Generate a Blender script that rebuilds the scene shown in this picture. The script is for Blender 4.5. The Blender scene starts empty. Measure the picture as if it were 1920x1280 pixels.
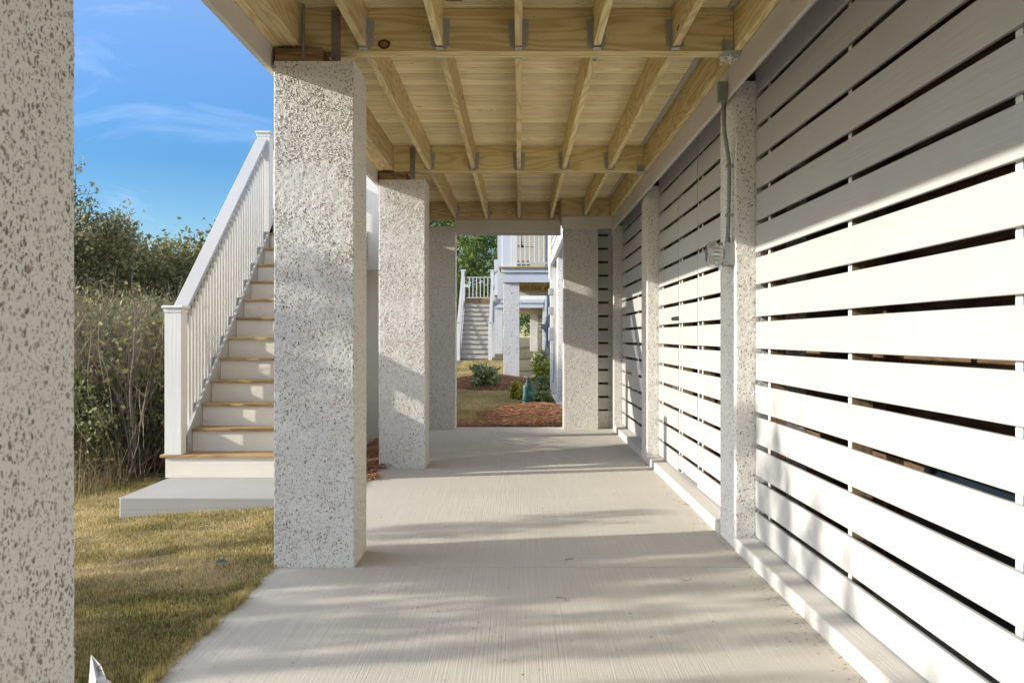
import bpy, bmesh, math, random
import numpy as np
from mathutils import Vector, Matrix, noise

C = bpy.context.scene.collection
S = bpy.context.scene
R = math.radians

# ------------------------------------------------------------------ camera
F = 1700.0                       # focal length in photo pixels (1920 wide)
cam_d = bpy.data.cameras.new('camera'); cam = bpy.data.objects.new('camera', cam_d); C.objects.link(cam)
cam_d.sensor_width = 36.0; cam_d.lens = F / 1920 * 36
cam.location = (0, 0, 1.22); cam.rotation_euler = (R(90), 0, 0)
cam_d.shift_x = -14 / 1920; cam_d.shift_y = -8 / 1920
cam_d.clip_start = 0.05; cam_d.clip_end = 2000
cam_d.dof.use_dof = True; cam_d.dof.focus_distance = 7.0; cam_d.dof.aperture_fstop = 9.0
S.camera = cam

# ------------------------------------------------------------------ light
SUN = Vector((-1.0, -0.21, 0.338)).normalized()      # towards the sun
sun_el = math.asin(SUN.z); sun_az = math.atan2(SUN.x, SUN.y)
sd = bpy.data.lights.new('sun', 'SUN'); sd.energy = 3.0; sd.angle = R(0.5); sd.color = (1.0, 0.94, 0.84)
so = bpy.data.objects.new('sun', sd); C.objects.link(so); so.location = (-30, -4, 12)
so.rotation_euler = SUN.to_track_quat('Z', 'Y').to_euler()
w = bpy.data.worlds.new('World'); S.world = w; w.use_nodes = True
nt = w.node_tree; N = nt.nodes; L = nt.links
for n in list(N): N.remove(n)
out = N.new('ShaderNodeOutputWorld'); bg = N.new('ShaderNodeBackground'); sky = N.new('ShaderNodeTexSky')
sky.sky_type = 'NISHITA'; sky.sun_disc = False; sky.sun_elevation = sun_el; sky.sun_rotation = sun_az
sky.air_density = 1.0; sky.dust_density = 0.35; sky.ozone_density = 3.0
tc = N.new('ShaderNodeTexCoord'); mp = N.new('ShaderNodeMapping'); nz = N.new('ShaderNodeTexNoise'); cr = N.new('ShaderNodeValToRGB')
mp.inputs['Scale'].default_value = (3.0, 3.0, 9.0); mp.inputs['Rotation'].default_value = (0.25, 0.2, 0.4)
mp.inputs['Location'].default_value = (1.3, 0.4, 0.9)
nz.inputs['Scale'].default_value = 1.6; nz.inputs['Detail'].default_value = 7; nz.inputs['Roughness'].default_value = 0.62
nz.inputs['Distortion'].default_value = 0.6
cr.color_ramp.elements[0].position = 0.575; cr.color_ramp.elements[0].color = (0, 0, 0, 1)
cr.color_ramp.elements[1].position = 0.78; cr.color_ramp.elements[1].color = (0.13, 0.13, 0.13, 1)
mx = N.new('ShaderNodeMix'); mx.data_type = 'RGBA'; mx.inputs[7].default_value = (5.2, 5.6, 6.6, 1)
hs = N.new('ShaderNodeHueSaturation'); hs.inputs['Saturation'].default_value = 1.12; hs.inputs['Hue'].default_value = 0.510
L.new(tc.outputs['Generated'], mp.inputs['Vector']); L.new(mp.outputs[0], nz.inputs['Vector']); L.new(nz.outputs[0], cr.inputs[0])
sx_ = N.new('ShaderNodeSeparateXYZ'); L.new(tc.outputs['Generated'], sx_.inputs[0])
rs = N.new('ShaderNodeMapRange'); L.new(sx_.outputs[2], rs.inputs[0]); rs.inputs[1].default_value = 0.18; rs.inputs[2].default_value = 0.75; rs.inputs[3].default_value = 1.38; rs.inputs[4].default_value = 0.30
rv = N.new('ShaderNodeMapRange'); L.new(sx_.outputs[2], rv.inputs[0]); rv.inputs[1].default_value = 0.18; rv.inputs[2].default_value = 0.75; rv.inputs[3].default_value = 0.55; rv.inputs[4].default_value = 1.5  # sky overhead, out of view, lifted as added ambient fill
ra = N.new('ShaderNodeMapRange'); L.new(sx_.outputs[0], ra.inputs[0]); ra.inputs[1].default_value = -0.52; ra.inputs[2].default_value = -0.85; ra.inputs[3].default_value = 1.0; ra.inputs[4].default_value = 1.8  # unseen sky toward the sun brightened, added fill for the shaded slats
rb = N.new('ShaderNodeMapRange'); L.new(sx_.outputs[0], rb.inputs[0]); rb.inputs[1].default_value = -0.52; rb.inputs[2].default_value = -0.85; rb.inputs[3].default_value = 1.0; rb.inputs[4].default_value = 0.3
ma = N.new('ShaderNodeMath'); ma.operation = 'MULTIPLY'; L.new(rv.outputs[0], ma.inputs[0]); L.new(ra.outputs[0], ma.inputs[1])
mb_ = N.new('ShaderNodeMath'); mb_.operation = 'MULTIPLY'; L.new(rs.outputs[0], mb_.inputs[0]); L.new(rb.outputs[0], mb_.inputs[1])
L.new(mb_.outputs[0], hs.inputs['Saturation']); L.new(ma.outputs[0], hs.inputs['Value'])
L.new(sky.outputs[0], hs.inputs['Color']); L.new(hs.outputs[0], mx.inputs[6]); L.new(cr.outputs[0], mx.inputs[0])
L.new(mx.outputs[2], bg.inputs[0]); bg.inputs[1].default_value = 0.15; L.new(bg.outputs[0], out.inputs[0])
S.view_settings.view_transform = 'Standard'; S.view_settings.look = 'None'; S.view_settings.gamma = 1.0
S.view_settings.exposure = 1.19
S.cycles.max_bounces = 8; S.cycles.diffuse_bounces = 5; S.cycles.use_denoising = True

# ------------------------------------------------------------------ materials
def newmat(name):
    m = bpy.data.materials.new(name); m.use_nodes = True
    return m, m.node_tree, m.node_tree.nodes, m.node_tree.links, m.node_tree.nodes['Principled BSDF']

def node(nt, t, **kw):
    n = nt.nodes.new(t)
    for k, v in kw.items():
        if k in n.inputs: n.inputs[k].default_value = v
        else: setattr(n, k, v)
    return n

def ramp(nt, fac, stops):
    r = nt.nodes.new('ShaderNodeValToRGB'); e = r.color_ramp.elements
    while len(e) < len(stops): e.new(0.5)
    for i, (p, c) in enumerate(stops):
        e[i].position = p; e[i].color = (*c, 1) if len(c) == 3 else c
    nt.links.new(fac, r.inputs[0]); return r.outputs[0]

def mixc(nt, fac, a, b, mode='MIX'):
    m = nt.nodes.new('ShaderNodeMix'); m.data_type = 'RGBA'; m.blend_type = mode; m.clamp_factor = True
    for sock, v in ((m.inputs[0], fac), (m.inputs[6], a), (m.inputs[7], b)):
        if hasattr(v, 'links') or isinstance(v, bpy.types.NodeSocket): nt.links.new(v, sock)
        elif isinstance(v, (int, float)): sock.default_value = v
        else: sock.default_value = (*v, 1) if len(v) == 3 else v
    return m.outputs[2]

def maths(nt, op, a, b=None, c=None):
    m = nt.nodes.new('ShaderNodeMath'); m.operation = op
    for i, v in enumerate((a, b, c)):
        if v is None: continue
        if isinstance(v, (int, float)): m.inputs[i].default_value = v
        else: nt.links.new(v, m.inputs[i])
    return m.outputs[0]

def coords(nt, scale, offs=True, kind='Object'):
    t = nt.nodes.new('ShaderNodeTexCoord')
    v = t.outputs[kind]
    if offs:
        a = node(nt, 'ShaderNodeAttribute', attribute_name='rnd')
        m = nt.nodes.new('ShaderNodeMath'); m.operation = 'MULTIPLY'; m.inputs[1].default_value = 37.0
        nt.links.new(a.outputs['Fac'], m.inputs[0])
        oi = nt.nodes.new('ShaderNodeObjectInfo')
        s = maths(nt, 'MULTIPLY_ADD', oi.outputs['Random'], 23.0, m.outputs[0])
        va = nt.nodes.new('ShaderNodeVectorMath'); va.operation = 'ADD'
        cb = nt.nodes.new('ShaderNodeCombineXYZ')
        for i in range(3): nt.links.new(s, cb.inputs[i])
        nt.links.new(v, va.inputs[0]); nt.links.new(cb.outputs[0], va.inputs[1]); v = va.outputs[0]
    mp = nt.nodes.new('ShaderNodeMapping'); mp.inputs['Scale'].default_value = scale
    nt.links.new(v, mp.inputs['Vector']); return mp.outputs[0]

def bump(nt, h, strength, dist, bsdf, prev=None):
    b = nt.nodes.new('ShaderNodeBump'); b.inputs['Strength'].default_value = strength; b.inputs['Distance'].default_value = dist
    nt.links.new(h, b.inputs['Height'])
    if prev is not None: nt.links.new(prev, b.inputs['Normal'])
    nt.links.new(b.outputs[0], bsdf.inputs['Normal']); return b.outputs[0]

def nse(nt, vec, scale, detail=3, rough=0.55, dist=0.0):
    n = node(nt, 'ShaderNodeTexNoise', Scale=scale, Detail=detail, Roughness=rough, Distortion=dist)
    nt.links.new(vec, n.inputs['Vector']); return n.outputs['Fac']

def wood_mat(name, axis, light, dark, knots=True, var=0.35, rough=0.75):
    m, nt, Nn, Ll, b = newmat(name)
    def sc(l, a): return tuple(l if i == axis else a for i in range(3))
    v = coords(nt, sc(0.55, 5.5))
    n = nse(nt, v, 1.0, 2, 0.45, 0.25)
    g = maths(nt, 'SINE', maths(nt, 'MULTIPLY', n, 95.0))
    g = maths(nt, 'MULTIPLY_ADD', g, 0.5, 0.5)
    g = maths(nt, 'POWER', g, 1.6)
    fib = nse(nt, coords(nt, sc(3.0, 110.0)), 1.0, 3, 0.6)
    t = maths(nt, 'ADD', maths(nt, 'MULTIPLY', g, 0.55), maths(nt, 'MULTIPLY', fib, 0.5))
    col = ramp(nt, t, [(0.15, light), (0.9, dark)])
    at = node(nt, 'ShaderNodeAttribute', attribute_name='rnd')
    oi = nt.nodes.new('ShaderNodeObjectInfo')
    r = maths(nt, 'FRACT', maths(nt, 'ADD', maths(nt, 'MULTIPLY', at.outputs['Fac'], 3.7), oi.outputs['Random']))
    val = maths(nt, 'MULTIPLY_ADD', r, var, 1 - var / 2)
    hsv = nt.nodes.new('ShaderNodeHueSaturation'); nt.links.new(val, hsv.inputs['Value'])
    nt.links.new(maths(nt, 'MULTIPLY_ADD', r, 0.018, 0.491), hsv.inputs['Hue']); nt.links.new(col, hsv.inputs['Color'])
    col = hsv.outputs[0]
    big = nse(nt, coords(nt, sc(0.8, 3.0)), 1.0, 2)
    col = mixc(nt, ramp(nt, big, [(0.45, (0, 0, 0)), (0.75, (0.35, 0.35, 0.35))]), col, tuple(c * 0.62 for c in dark))
    if knots:
        vo = node(nt, 'ShaderNodeTexVoronoi', Scale=1.0); nt.links.new(coords(nt, sc(2.2, 8.0)), vo.inputs['Vector'])
        sp = nt.nodes.new('ShaderNodeSeparateColor'); nt.links.new(vo.outputs['Color'], sp.inputs[0])
        kr = maths(nt, 'MULTIPLY', maths(nt, 'LESS_THAN', vo.outputs['Distance'], 0.11), maths(nt, 'GREATER_THAN', sp.outputs[0], 0.72))
        col = mixc(nt, maths(nt, 'MULTIPLY', kr, 0.8), col, (0.09, 0.035, 0.015))
        vo2 = node(nt, 'ShaderNodeTexVoronoi', Scale=1.0); nt.links.new(coords(nt, sc(9.0, 22.0)), vo2.inputs['Vector'])
        sp2 = nt.nodes.new('ShaderNodeSeparateColor'); nt.links.new(vo2.outputs['Color'], sp2.inputs[0])
        k2 = maths(nt, 'MULTIPLY', maths(nt, 'LESS_THAN', vo2.outputs['Distance'], 0.10), maths(nt, 'GREATER_THAN', sp2.outputs[1], 0.8))
        col = mixc(nt, maths(nt, 'MULTIPLY', k2, 0.7), col, (0.10, 0.06, 0.03))
    nt.links.new(col, b.inputs['Base Color']); b.inputs['Roughness'].default_value = rough
    b.inputs['Specular IOR Level'].default_value = 0.25
    bump(nt, t, 0.25, 0.002, b)
    return m

PL, PD = (0.76, 0.625, 0.345), (0.55, 0.41, 0.175)
M = {}
M['wood_x'] = wood_mat('treated_pine_x', 0, PL, PD)
M['wood_y'] = wood_mat('treated_pine_y', 1, PL, PD)
M['wood_z'] = wood_mat('treated_pine_z', 2, PL, PD)
M['deck'] = wood_mat('deck_boards', 0, (0.86, 0.755, 0.48), (0.69, 0.56, 0.30), var=0.26)
M['tread'] = wood_mat('tread_pine', 0, (0.50, 0.36, 0.17), (0.33, 0.20, 0.08))
M['plate'] = wood_mat('stained_plate', 0, (0.36, 0.24, 0.12), (0.17, 0.10, 0.045))
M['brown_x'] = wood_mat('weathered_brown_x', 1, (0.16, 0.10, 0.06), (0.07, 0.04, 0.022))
M['brown_z'] = wood_mat('weathered_brown_z', 2, (0.34, 0.25, 0.14), (0.20, 0.13, 0.07))

def paint_mat(name, base, axis=1, rough=0.5, grain=0.4, dirt=0.08):
    m, nt, Nn, Ll, b = newmat(name)
    def sc(l, a): return tuple(l if i == axis else a for i in range(3))
    f = nse(nt, coords(nt, sc(2.5, 60.0)), 1.0, 4, 0.6, 0.3)
    d = nse(nt, coords(nt, (1.5, 1.5, 1.5)), 1.0, 4, 0.6)
    col = mixc(nt, ramp(nt, d, [(0.4, (0, 0, 0)), (0.8, (dirt * 6,) * 3)]), base, tuple(c * (1 - dirt * 2.5) for c in base))
    # scattered scuffs and knots showing through
    vo = node(nt, 'ShaderNodeTexVoronoi', Scale=1.0); nt.links.new(coords(nt, sc(3.0, 9.0)), vo.inputs['Vector'])
    sp = nt.nodes.new('ShaderNodeSeparateColor'); nt.links.new(vo.outputs['Color'], sp.inputs[0])
    k = maths(nt, 'MULTIPLY', maths(nt, 'LESS_THAN', vo.outputs['Distance'], 0.045), maths(nt, 'GREATER_THAN', sp.outputs[0], 0.8))
    col = mixc(nt, maths(nt, 'MULTIPLY', k, 0.45), col, (0.35, 0.3, 0.25))
    nt.links.new(col, b.inputs['Base Color']); b.inputs['Roughness'].default_value = rough
    b.inputs['Specular IOR Level'].default_value = 0.35
    bump(nt, f, grain, 0.004, b)
    return m
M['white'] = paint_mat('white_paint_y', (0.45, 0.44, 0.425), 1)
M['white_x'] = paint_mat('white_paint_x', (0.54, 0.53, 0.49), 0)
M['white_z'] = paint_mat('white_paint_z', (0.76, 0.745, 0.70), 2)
M['cream_x'] = paint_mat('cream_paint', (0.80, 0.745, 0.64), 0)
M['greige'] = paint_mat('greige_fascia', (0.66, 0.62, 0.56), 1)
M['greige_x'] = paint_mat('greige_fascia_x', (0.66, 0.62, 0.56), 0)

def tabby_mat(name, base=(0.77, 0.745, 0.695), fleck=0.58, scale=80.0, bmp=0.4):
    m, nt, Nn, Ll, b = newmat(name)
    v0 = coords(nt, (1, 1, 0.8), offs=True)
    dn = node(nt, 'ShaderNodeTexNoise', Scale=40.0, Detail=2); nt.links.new(v0, dn.inputs['Vector'])
    va = nt.nodes.new('ShaderNodeVectorMath'); va.operation = 'MULTIPLY_ADD'
    nt.links.new(dn.outputs['Color'], va.inputs[0]); va.inputs[1].default_value = (0.02,) * 3; nt.links.new(v0, va.inputs[2])
    vec = va.outputs[0]
    def cells(scale, rad, thr):
        vo = node(nt, 'ShaderNodeTexVoronoi', Scale=scale); nt.links.new(vec, vo.inputs['Vector'])
        sp = nt.nodes.new('ShaderNodeSeparateColor'); nt.links.new(vo.outputs['Color'], sp.inputs[0])
        mask = maths(nt, 'MULTIPLY', ramp(nt, vo.outputs['Distance'], [(rad, (1, 1, 1)), (rad + 0.06, (0, 0, 0))]), maths(nt, 'GREATER_THAN', sp.outputs[0], thr))
        return mask, sp.outputs[1], vo.outputs['Distance']
    clus = nse(nt, v0, 5.0, 3, 0.6)
    m1, c1, d1 = cells(scale, 0.30, fleck)
    m2, c2, d2 = cells(scale * 2.1, 0.34, fleck + 0.06)
    m3, c3, d3 = cells(scale * 0.55, 0.22, 0.86)
    cl = ramp(nt, clus, [(0.30, (0.45,) * 3), (0.6, (1, 1, 1))])
    cols = [(0.0, (0.27, 0.19, 0.13)), (0.3, (0.20, 0.17, 0.13)), (0.6, (0.09, 0.08, 0.07)), (0.85, (0.34, 0.27, 0.20)), (1.0, (0.055, 0.055, 0.05))]
    tint = mixc(nt, nse(nt, v0, 2.0, 4), base, tuple(c * 0.88 for c in base))
    col = mixc(nt, maths(nt, 'MULTIPLY', maths(nt, 'MULTIPLY', m1, 0.9), cl), tint, ramp(nt, c1, cols))
    col = mixc(nt, maths(nt, 'MULTIPLY', maths(nt, 'MULTIPLY', m2, 0.85), cl), col, ramp(nt, c2, cols))
    col = mixc(nt, maths(nt, 'MULTIPLY', m3, 0.8), col, ramp(nt, c3, cols))
    nt.links.new(col, b.inputs['Base Color']); b.inputs['Roughness'].default_value = 0.9
    b.inputs['Specular IOR Level'].default_value = 0.15
    h = maths(nt, 'ADD', maths(nt, 'MULTIPLY', m1, -0.5), maths(nt, 'MULTIPLY', nse(nt, v0, 90.0, 4, 0.7), 0.9))
    h = maths(nt, 'ADD', h, maths(nt, 'MULTIPLY', nse(nt, v0, 14.0, 3), 0.25))
    bump(nt, h, bmp, 0.006, b)
    return m
M['tabby'] = tabby_mat('tabby_stucco')
M['tabby_dense'] = tabby_mat('tabby_stucco_dense', (0.84, 0.83, 0.80), 0.44, 88.0, 0.6)
M['tabby_far'] = tabby_mat('tabby_stucco_pale', (0.74, 0.72, 0.69), 0.7, 40.0, 0.6)
m, nt_, _, _, b = newmat('shell_chips')
at = node(nt_, 'ShaderNodeAttribute', attribute_name='rnd')
nt_.links.new(ramp(nt_, at.outputs['Fac'], [(0.0, (0.84, 0.81, 0.75)), (0.62, (0.80, 0.75, 0.68)), (0.78, (0.60, 0.50, 0.40)), (0.92, (0.34, 0.24, 0.17)), (1.0, (0.14, 0.11, 0.09))]), b.inputs['Base Color'])
b.inputs['Roughness'].default_value = 0.7; M['chips'] = m

# concrete slab, broomed along Y
def concrete_mat(name, base, axis=1):
    m, nt, Nn, Ll, b = newmat(name)
    def sc(l, a): return tuple(l if i == axis else a for i in range(3))
    v = coords(nt, sc(1.2, 140.0), offs=False)
    br = nse(nt, v, 1.0, 3, 0.6)
    bl = nse(nt, coords(nt, (1, 1, 1), offs=False), 1.3, 5, 0.6)
    sp = nse(nt, coords(nt, (1, 1, 1), offs=False), 160.0, 2, 0.7)
    col = mixc(nt, ramp(nt, bl, [(0.3, (0, 0, 0)), (0.75, (1, 1, 1))]), base, tuple(c * 0.86 for c in base))
    col = mixc(nt, ramp(nt, br, [(0.35, (0.5,) * 3), (0.7, (0,) * 3)]), col, tuple(c * 0.72 for c in base))
    col = mixc(nt, ramp(nt, sp, [(0.62, (0,) * 3), (0.75, (0.4,) * 3)]), col, tuple(c * 0.6 for c in base))
    st = nse(nt, coords(nt, sc(0.25, 2.2), offs=False), 1.0, 4, 0.6)
    col = mixc(nt, ramp(nt, st, [(0.55, (0,) * 3), (0.75, (0.35,) * 3)]), col, tuple(c * 0.8 for c in base))
    nt.links.new(col, b.inputs['Base Color']); b.inputs['Roughness'].default_value = 0.9
    b.inputs['Specular IOR Level'].default_value = 0.2
    h = maths(nt, 'ADD', br, maths(nt, 'MULTIPLY', sp, 0.5))
    bump(nt, h, 0.55, 0.004, b)
    return m
M['concrete'] = concrete_mat('broomed_concrete', (0.55, 0.515, 0.445))
M['concrete_grey'] = concrete_mat('grey_concrete', (0.42, 0.405, 0.38), 0)
M['kerb'] = concrete_mat('kerb_concrete', (0.60, 0.575, 0.53))

def metal_mat(name, col, rough=0.45, metallic=0.85):
    m, nt, Nn, Ll, b = newmat(name)
    f = nse(nt, coords(nt, (1, 1, 1)), 60.0, 3, 0.6)
    nt.links.new(mixc(nt, f, col, tuple(c * 0.6 for c in col)), b.inputs['Base Color'])
    b.inputs['Metallic'].default_value = metallic; b.inputs['Roughness'].default_value = rough
    return m
M['galv'] = metal_mat('galvanised_steel', (0.50, 0.50, 0.46), 0.5, 0.35)
M['strap'] = metal_mat('strap_steel', (0.33, 0.31, 0.27), 0.6, 0.5)
M['grey_metal'] = metal_mat('grey_conduit', (0.30, 0.315, 0.295), 0.5, 0.2)
M['black'] = metal_mat('black_metal', (0.03, 0.03, 0.03), 0.5, 0.4)
M['zinc'] = metal_mat('zinc_shiny', (0.65, 0.66, 0.68), 0.25, 1.0)

def simple(name, col, rough=0.7, var=0.3, scale=6.0, **kw):
    m, nt, Nn, Ll, b = newmat(name)
    f = nse(nt, coords(nt, (1, 1, 1)), scale, 4, 0.6)
    nt.links.new(mixc(nt, f, tuple(c * (1 + var / 2) for c in col), tuple(c * (1 - var) for c in col)), b.inputs['Base Color'])
    b.inputs['Roughness'].default_value = rough
    for k, v in kw.items(): b.inputs[k].default_value = v
    return m
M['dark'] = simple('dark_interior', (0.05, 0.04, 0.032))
M['bluewhite'] = paint_mat('pale_blue_siding', (0.62, 0.66, 0.70), 0)
M['glass'] = simple('window_glass', (0.08, 0.10, 0.11), 0.08, 0.2)
M['roomwall'] = simple('room_wall', (0.56, 0.52, 0.45), 0.8, 0.2)
M['bark'] = simple('bark', (0.13, 0.10, 0.075), 0.9, 0.6, 9.0)
M['twig'] = simple('pale_twig', (0.19, 0.16, 0.125), 0.9, 0.6, 3.0)
M['clear'] = simple('clear_lens', (0.75, 0.75, 0.72), 0.15, 0.05, 6.0, **{'Alpha': 0.45})

def ramp_mat(name, stops, rough=0.7, trans=0.0, spec=0.25):
    m, nt, Nn, Ll, b = newmat(name)
    at = node(nt, 'ShaderNodeAttribute', attribute_name='rnd')
    c = ramp(nt, at.outputs['Fac'], stops)
    nt.links.new(c, b.inputs['Base Color']); b.inputs['Roughness'].default_value = rough
    b.inputs['Specular IOR Level'].default_value = spec
    if trans:
        tr = nt.nodes.new('ShaderNodeBsdfTranslucent'); nt.links.new(c, tr.inputs[0])
        ms = nt.nodes.new('ShaderNodeMixShader'); ms.inputs[0].default_value = trans
        o = nt.nodes['Material Output']; nt.links.new(b.outputs[0], ms.inputs[1]); nt.links.new(tr.outputs[0], ms.inputs[2]); nt.links.new(ms.outputs[0], o.inputs[0])
    return m
M['leaf_oak'] = ramp_mat('oak_leaf', [(0, (0.11, 0.12, 0.05)), (0.5, (0.24, 0.235, 0.10)), (0.85, (0.38, 0.34, 0.16)), (1, (0.48, 0.39, 0.23))], 0.55, 0.25)
M['leaf_brush'] = ramp_mat('brush_leaf', [(0, (0.09, 0.11, 0.04)), (0.5, (0.19, 0.20, 0.075)), (0.85, (0.26, 0.22, 0.11)), (1, (0.34, 0.26, 0.15))], 0.6, 0.25)
M['leaf_pine'] = ramp_mat('pine_needle', [(0, (0.07, 0.12, 0.035)), (0.6, (0.16, 0.23, 0.06)), (1, (0.32, 0.37, 0.11))], 0.6, 0.2)
M['leaf_shrub'] = ramp_mat('shrub_leaf', [(0, (0.09, 0.13, 0.05)), (0.6, (0.22, 0.26, 0.10)), (1, (0.46, 0.46, 0.26))], 0.45, 0.2)
M['leaf_yellow'] = ramp_mat('yellow_leaf', [(0, (0.12, 0.15, 0.02)), (0.6, (0.35, 0.34, 0.04)), (1, (0.55, 0.48, 0.08))], 0.5, 0.25)
M['grass'] = ramp_mat('grass_blade', [(0, (0.12, 0.13, 0.035)), (0.2, (0.25, 0.235, 0.07)), (0.38, (0.42, 0.33, 0.14)), (0.7, (0.52, 0.41, 0.19)), (1, (0.70, 0.57, 0.33))], 0.75, 0.3, 0.1)
M['straw'] = ramp_mat('pine_straw', [(0, (0.12, 0.045, 0.02)), (0.5, (0.34, 0.16, 0.075)), (1, (0.60, 0.37, 0.22))], 0.7, 0.1)
M['brush_stem'] = ramp_mat('brush_stem', [(0, (0.08, 0.06, 0.045)), (0.5, (0.20, 0.155, 0.12)), (1, (0.42, 0.35, 0.28))], 0.85)
M['reed'] = ramp_mat('dry_reed', [(0, (0.10, 0.085, 0.035)), (0.6, (0.20, 0.16, 0.075)), (1, (0.32, 0.26, 0.14))], 0.8, 0.2)
def ground_mat():
    m, nt, Nn, Ll, b = newmat('turf_soil')
    v = coords(nt, (1, 1, 1), offs=False)
    a = nse(nt, v, 1.2, 6, 0.65); f = nse(nt, v, 60.0, 4, 0.7)
    c1 = ramp(nt, a, [(0.3, (0.10, 0.11, 0.03)), (0.5, (0.20, 0.155, 0.06)), (0.7, (0.26, 0.19, 0.085))])
    c = mixc(nt, ramp(nt, f, [(0.35, (0.9,) * 3), (0.65, (0,) * 3)]), c1, (0.06, 0.05, 0.022))
    nt.links.new(c, b.inputs['Base Color']); b.inputs['Roughness'].default_value = 0.95
    bump(nt, f, 0.8, 0.03, b); return m
M['soil'] = ground_mat()
M['mulch'] = simple('mulch_bed', (0.18, 0.075, 0.03), 0.9, 0.7, 40.0)
m, nt_, _, _, b = newmat('teal_film'); f_ = nse(nt_, coords(nt_, (1, 1, 1)), 9.0, 3, 0.6)
nt_.links.new(ramp(nt_, f_, [(0.35, (0.003, 0.03, 0.028)), (0.62, (0.006, 0.08, 0.068)), (0.74, (0.12, 0.22, 0.20))]), b.inputs['Base Color'])  # palest stop paints highlights into the film colour
b.inputs['Roughness'].default_value = 0.22; bump(nt_, nse(nt_, coords(nt_, (1, 1, 1)), 14.0, 3, 0.6), 0.8, 0.03, b); M['teal'] = m
M['flag'] = simple('white_film', (0.80, 0.80, 0.78), 0.4, 0.08, 8.0)

# ------------------------------------------------------------------ mesh helpers
rng = random.Random(7)
class MB:
    def __init__(s): s.v = []; s.f = []; s.r = []; s.mi = []; s.cur = None; s.m = 0
    def face(s, idx, r): s.f.append(idx); s.r.append(r); s.mi.append(s.m)
    def box(s, x0, x1, y0, y1, z0, z1, r=None):
        r = rng.random() if r is None else r
        n = len(s.v)
        s.v += [(x0, y0, z0), (x1, y0, z0), (x1, y1, z0), (x0, y1, z0), (x0, y0, z1), (x1, y0, z1), (x1, y1, z1), (x0, y1, z1)]
        for q in ((0, 3, 2, 1), (4, 5, 6, 7), (0, 1, 5, 4), (1, 2, 6, 5), (2, 3, 7, 6), (3, 0, 4, 7)): s.face(tuple(n + i for i in q), r)
        return s
    def prism(s, pts, axis, a, b, r=None):
        """closed polygon pts in the two other axes extruded along axis from a to b"""
        r = rng.random() if r is None else r
        n = len(s.v); k = len(pts)
        for t in (a, b):
            for p in pts:
                q = [0, 0, 0]; o = [i for i in range(3) if i != axis]; q[o[0]] = p[0]; q[o[1]] = p[1]; q[axis] = t; s.v.append(tuple(q))
        s.face(tuple(range(n, n + k)), r); s.face(tuple(reversed(range(n + k, n + 2 * k))), r)
        for i in range(k):
            j = (i + 1) % k; s.face((n + i, n + k + i, n + k + j, n + j), r)
        return s
    def tube(s, pts, rad, seg=8, r=None, cap=True):
        r = rng.random() if r is None else r
        pts = [Vector(p) for p in pts]; n0 = len(s.v); K = len(pts)
        if isinstance(rad, (int, float)): rad = [rad] * K
        up = None
        for i, p in enumerate(pts):
            d = (pts[min(i + 1, K - 1)] - pts[max(i - 1, 0)]).normalized()
            if up is None: up = d.orthogonal().normalized()
            a = (up - d * up.dot(d)); a = a.normalized() if a.length > 1e-5 else d.orthogonal().normalized(); up = a
            bb = d.cross(a)
            for k in range(seg):
                t = 2 * math.pi * k / seg; s.v.append(tuple(p + (a * math.cos(t) + bb * math.sin(t)) * rad[i]))
        for i in range(K - 1):
            for k in range(seg):
                k2 = (k + 1) % seg; q = n0 + i * seg
                s.face((q + k, q + k2, q + seg + k2, q + seg + k), r)
        if cap:
            s.face(tuple(reversed(range(n0, n0 + seg))), r); s.face(tuple(range(n0 + (K - 1) * seg, n0 + K * seg)), r)
        return s
    def build(s, name, mat, parent=None, bevel=0, segs=2, smooth=False):
        me = bpy.data.meshes.new(name); me.from_pydata(s.v, [], s.f)
        mats = mat if isinstance(mat, (list, tuple)) else [mat]
        for q in mats: me.materials.append(q)
        a = me.attributes.new('rnd', 'FLOAT', 'FACE'); a.data.foreach_set('value', s.r)
        if len(mats) > 1: me.polygons.foreach_set('material_index', s.mi)
        if smooth: me.polygons.foreach_set('use_smooth', [True] * len(s.f))
        me.update()
        o = bpy.data.objects.new(name, me); C.objects.link(o)
        if parent is not None:
            o.parent = parent; o.location = -Vector(parent.location)
        if bevel:
            bm_ = o.modifiers.new('edge', 'BEVEL'); bm_.width = bevel; bm_.segments = segs; bm_.limit_method = 'ANGLE'
        return o

def npmesh(name, verts, faces_k, rnd, mat, parent=None):
    """verts (n,3); faces_k = vertices per face, laid out consecutively; rnd per face"""
    me = bpy.data.meshes.new(name); n = len(verts); nf = n // faces_k
    me.vertices.add(n); me.vertices.foreach_set('co', np.asarray(verts, dtype=np.float32).ravel())
    me.loops.add(n); me.loops.foreach_set('vertex_index', np.arange(n, dtype=np.int32))
    me.polygons.add(nf); me.polygons.foreach_set('loop_start', np.arange(0, n, faces_k, dtype=np.int32))
    me.polygons.foreach_set('loop_total', np.full(nf, faces_k, dtype=np.int32))
    me.materials.append(mat)
    a = me.attributes.new('rnd', 'FLOAT', 'FACE'); a.data.foreach_set('value', np.asarray(rnd, dtype=np.float32))
    me.update(calc_edges=True); me.validate()
    o = bpy.data.objects.new(name, me); C.objects.link(o)
    if parent is not None: o.parent = parent; o.location = -Vector(parent.location)
    return o

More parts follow.
